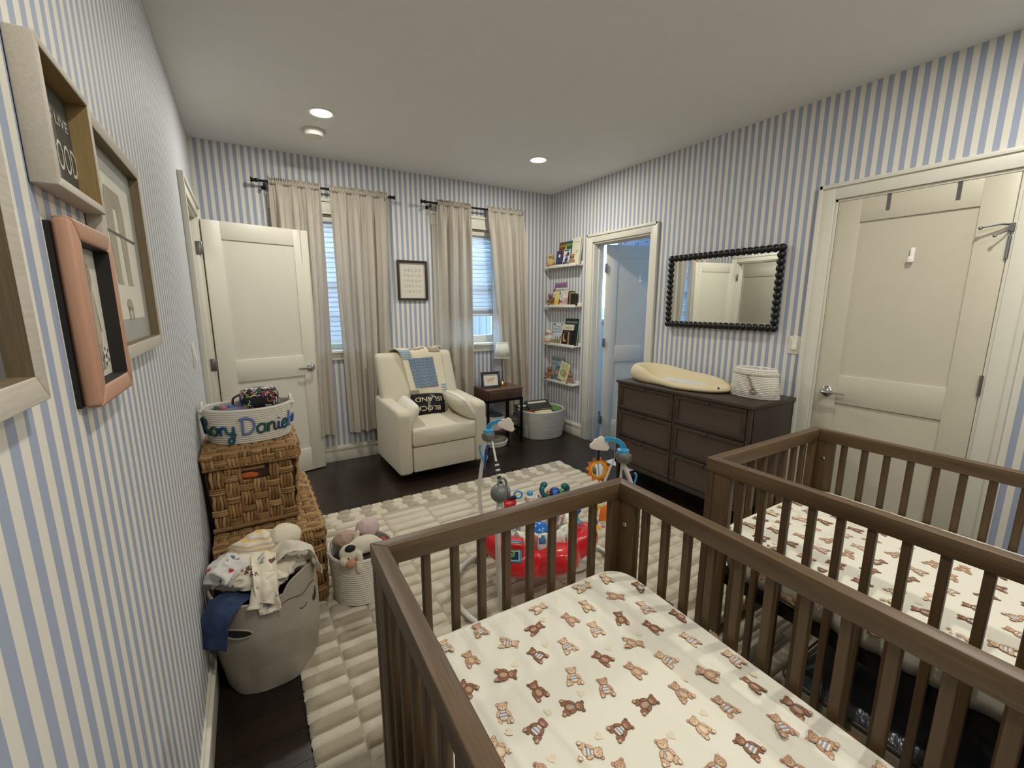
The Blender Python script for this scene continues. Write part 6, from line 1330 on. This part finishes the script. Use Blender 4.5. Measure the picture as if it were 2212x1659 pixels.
BURP = M('#cdc4b2', .95, bump=.0006, bs=300, var=.04); NVC = M('#2a3a5c', .95, bump=.0012, bs=260, var=.12, name='navy_jersey')
def drape(name, label, cat, path, wv, mat, seed, fold=.008, nfold=3.0, nu=30, nv=60, grp='clothes heaped in the hamper', taper=1.0, solid=.003):
    P = catmull(path, 10); wv = Vector(wv); rt = thing(name, label, cat, P[len(P)//2], group=grp)
    def g(u, v):
        q = v*(len(P)-1); i = min(int(q), len(P)-2); p = P[i].lerp(P[i+1], q-i); tn = (P[i+1]-P[i]).normalized(); nr = tn.cross(wv).normalized(); w_ = 1+(taper-1)*v
        n1 = noise.noise(Vector((u*nfold, v*4, seed))); n2 = noise.noise(Vector((u*nfold*2.7, v*9, seed+5)))
        return p + wv*((u-.5)*w_) + nr*(fold*(sin(u*nfold*PI*2+seed+v*2)*.6 + n1*1.6 + n2*.8)) + wv*(.05*n2)
    MB().grid(g, nu, nv).build('cloth', mat, rt, smooth=180, solid=solid); return rt
GRPC = 'clothes heaped in the hamper'
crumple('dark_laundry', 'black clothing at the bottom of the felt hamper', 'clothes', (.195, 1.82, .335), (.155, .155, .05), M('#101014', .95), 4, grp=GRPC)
crumple('printed_romper', 'cream baby romper with brown and grey printed figures on the hamper heap', 'clothes', (.205, 1.815, .425), (.150, .125, .055), ROMP, 6, fz=.42, sc=8, nu=110, nv=60, grp=GRPC)
crumple('striped_shirt', 'yellow and mauve striped baby shirt at the back of the hamper heap', 'clothes', (.215, 1.92, .475), (.115, .065, .05), STRP, 9, fz=.3, sc=8, nu=80, nv=40, grp=GRPC)
crumple('printed_hat', 'rounded cream garment with a grey print beside the wicker trunk lid', 'clothes', (.285, 1.90, .495), (.062, .055, .045), cloth_print('robot_print', '#d3c9b4', ('#7c8c94', '#6c5c58', '#8a9a9c'), 14, .25), 10, fz=.14, sc=8, nu=60, nv=40, grp=GRPC)
crumple('grey_bib', 'grey baby cloth with red and blue motifs against the striped wall', 'clothes', (.085, 1.83, .455), (.070, .090, .045), GREYP, 13, fz=.42, sc=10, nu=80, nv=44, grp=GRPC)
drape('cream_romper', 'cream romper leg with printed figures hanging over the hamper front', 'clothes', [(.205, 1.83, .478), (.205, 1.76, .478), (.205, 1.70, .458), (.205, 1.660, .425), (.206, 1.640, .385), (.21, 1.632, .345)], (.085, .0, .0), ROMP, 2, fold=.007, nfold=1.6, taper=.8)
MB_ = MB(); 
t = thing('romper_cuff', 'knotted cream sleeve cuffs on the hamper rim', 'clothes', (.20, 1.64, .375), group=GRPC)
MB().tube(catmull([(.175, 1.70, .42), (.165, 1.655, .39), (.16, 1.640, .372)], 5), [.018]*8 + [.022, .024, .024], 12).tube(catmull([(.235, 1.70, .42), (.215, 1.655, .395), (.205, 1.640, .378)], 5), [.018]*8 + [.020, .022, .022], 12).build('cuff', BURP, t, smooth=60)
drape('burp_cloth', 'pale burp cloth with a mauve edge draped over the hamper ear', 'clothes', [(.22, 1.80, .455), (.275, 1.79, .495), (.325, 1.775, .505), (.362, 1.762, .475), (.378, 1.755, .425), (.383, 1.752, .392)], (-.025, .115, .0), BURP, 7, fold=.009, nfold=1.5, taper=.75)
drape('navy_trousers', 'navy blue garment hanging over the hamper rim at the wall side', 'clothes', [(.16, 1.78, .36), (.11, 1.73, .392), (.075, 1.695, .398), (.050, 1.668, .372), (.035, 1.648, .325), (.028, 1.640, .270)], (.105, -.085, .0), NVC, 3, fold=.006, nfold=1.2, taper=.75)
# ================================================================== TOY BASKET
TC = Vector((.618, 2.075, 0)); t = thing('toy_basket', 'small round white rope basket of plush toys beside the wicker trunk', 'basket', TC)
rope_basket(t, (TC.x, TC.y, .022), .148, .148, .235, 21, ROPE, bulge=lambda v: .93+.08*v, wall=.008)
for a_ in (165, -15):
    a = R(a_); c_ = Vector((TC.x+.148*cos(a), TC.y+.148*sin(a), .255)); u_ = Vector((-sin(a), cos(a), 0)); MB().tube(catmull([c_ + u_*-.035 + Vector((0, 0, -.02)), c_ + u_*-.03 + Vector((0, 0, .02)), c_ + Vector((0, 0, .034)), c_ + u_*.03 + Vector((0, 0, .02)), c_ + u_*.035 + Vector((0, 0, -.02))], 5), .007, 8).build('rope_handle', ROPE, t)
WF = M('#d8cfb6', .95, bump=.003, bs=300, var=.08, vs=60, sheen=.5, name='white_plush'); t = thing('plush_dog', 'white plush dog with a black ear and pink nose lying in the toy basket', 'stuffed toy', (.60, 2.02, .30))
remeshed('plush_body', WF, [((.545, 1.985, .285), (.046, .044, .042)), ((.62, 2.0, .300), (.075, .048, .042)), ((.585, 1.948, .265), (.016, .018, .040), ('Y', -8)), ((.578, 1.935, .225), (.019, .016, .030)), ((.595, 2.055, .325), (.014, .012, .030), ('Y', 25)), ((.68, 2.0, .285), (.03, .03, .025)), ((.525, 1.958, .265), (.030, .028, .026))], t, vox=.0045)
MB().ball((.543, 1.937, .258), (.026, .020, .022), 14, 10).build('muzzle', M('#b98468', .95, bump=.001), t); MB().ball((.548, 1.965, .318), (.025, .022, .015), 14, 8).build('black_ear', M('#181818', .95, bump=.001), t); MB().ball((.534, 1.938, .285), .004, 8, 6).build('eye', BLACK, t)
t = thing('plush_bird', 'striped navy and grey plush bird with an orange beak hanging on the toy basket', 'stuffed toy', (.665, 1.935, .235))
bd = MB()
bm, nt, b_, N_, L_ = nodes('navy_stripe_knit'); s_ = N_.new('ShaderNodeSeparateXYZ'); L_.new(coord(nt, (60, 60, 85)), s_.inputs[0]); sm_ = N_.new('ShaderNodeMath'); sm_.operation = 'ADD'; L_.new(s_.outputs[0], sm_.inputs[0]); L_.new(s_.outputs[2], sm_.inputs[1]); f2 = N_.new('ShaderNodeMath'); f2.operation = 'FRACT'; L_.new(sm_.outputs[0], f2.inputs[0]); g2 = N_.new('ShaderNodeMath'); g2.operation = 'GREATER_THAN'; g2.inputs[1].default_value = .72; L_.new(f2.outputs[0], g2.inputs[0]); L_.new(mix(nt, g2.outputs[0], lin('#3a3e4a'), lin('#9a9ea8')), b_.inputs['Base Color']); b_.inputs['Roughness'].default_value = .95
remeshed('plush_body', bm, [((.668, 1.925, .232), (.030, .016, .030)), ((.664, 1.928, .262), (.018, .012, .026)), ((.662, 1.93, .285), (.008, .008, .018))], t, vox=.004); MB().ball((.682, 1.914, .222), (.020, .012, .022), 12, 8).build('grey_belly', M('#8d9498', .95), t); MB().ball((.706, 1.918, .232), (.011, .008, .013), 10, 6).build('orange_beak', M('#b8602c', .9), t)
for k in (0, 1): MB().ball((.672+.022*k, 1.918, .198), (.007, .006, .008), 8, 6).build('foot', M('#5c7468', .9), t)
crumple('pink_blanket', 'pale pink cloth in the back of the toy basket', 'cloth', (.665, 2.125, .315), (.062, .055, .055), M('#c9b0ae', .9, bump=.001, var=.1), 12, fz=.2); crumple('mauve_plush', 'tan and pink plush peeping behind the white dog in the toy basket', 'stuffed toy', (.555, 2.10, .295), (.060, .050, .045), M('#b59a8a', .95, bump=.002, var=.15), 15, fz=.2)
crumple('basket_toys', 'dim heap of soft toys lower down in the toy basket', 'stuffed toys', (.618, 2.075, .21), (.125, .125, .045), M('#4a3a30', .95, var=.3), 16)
o = MB().ball((.715, 2.03, .275), (.022, .02, .02), 14, 10).build('red_ball', M('#a82828', .5), None, smooth=180); tag(o, 'small red ball at the edge of the toy basket', 'toy')
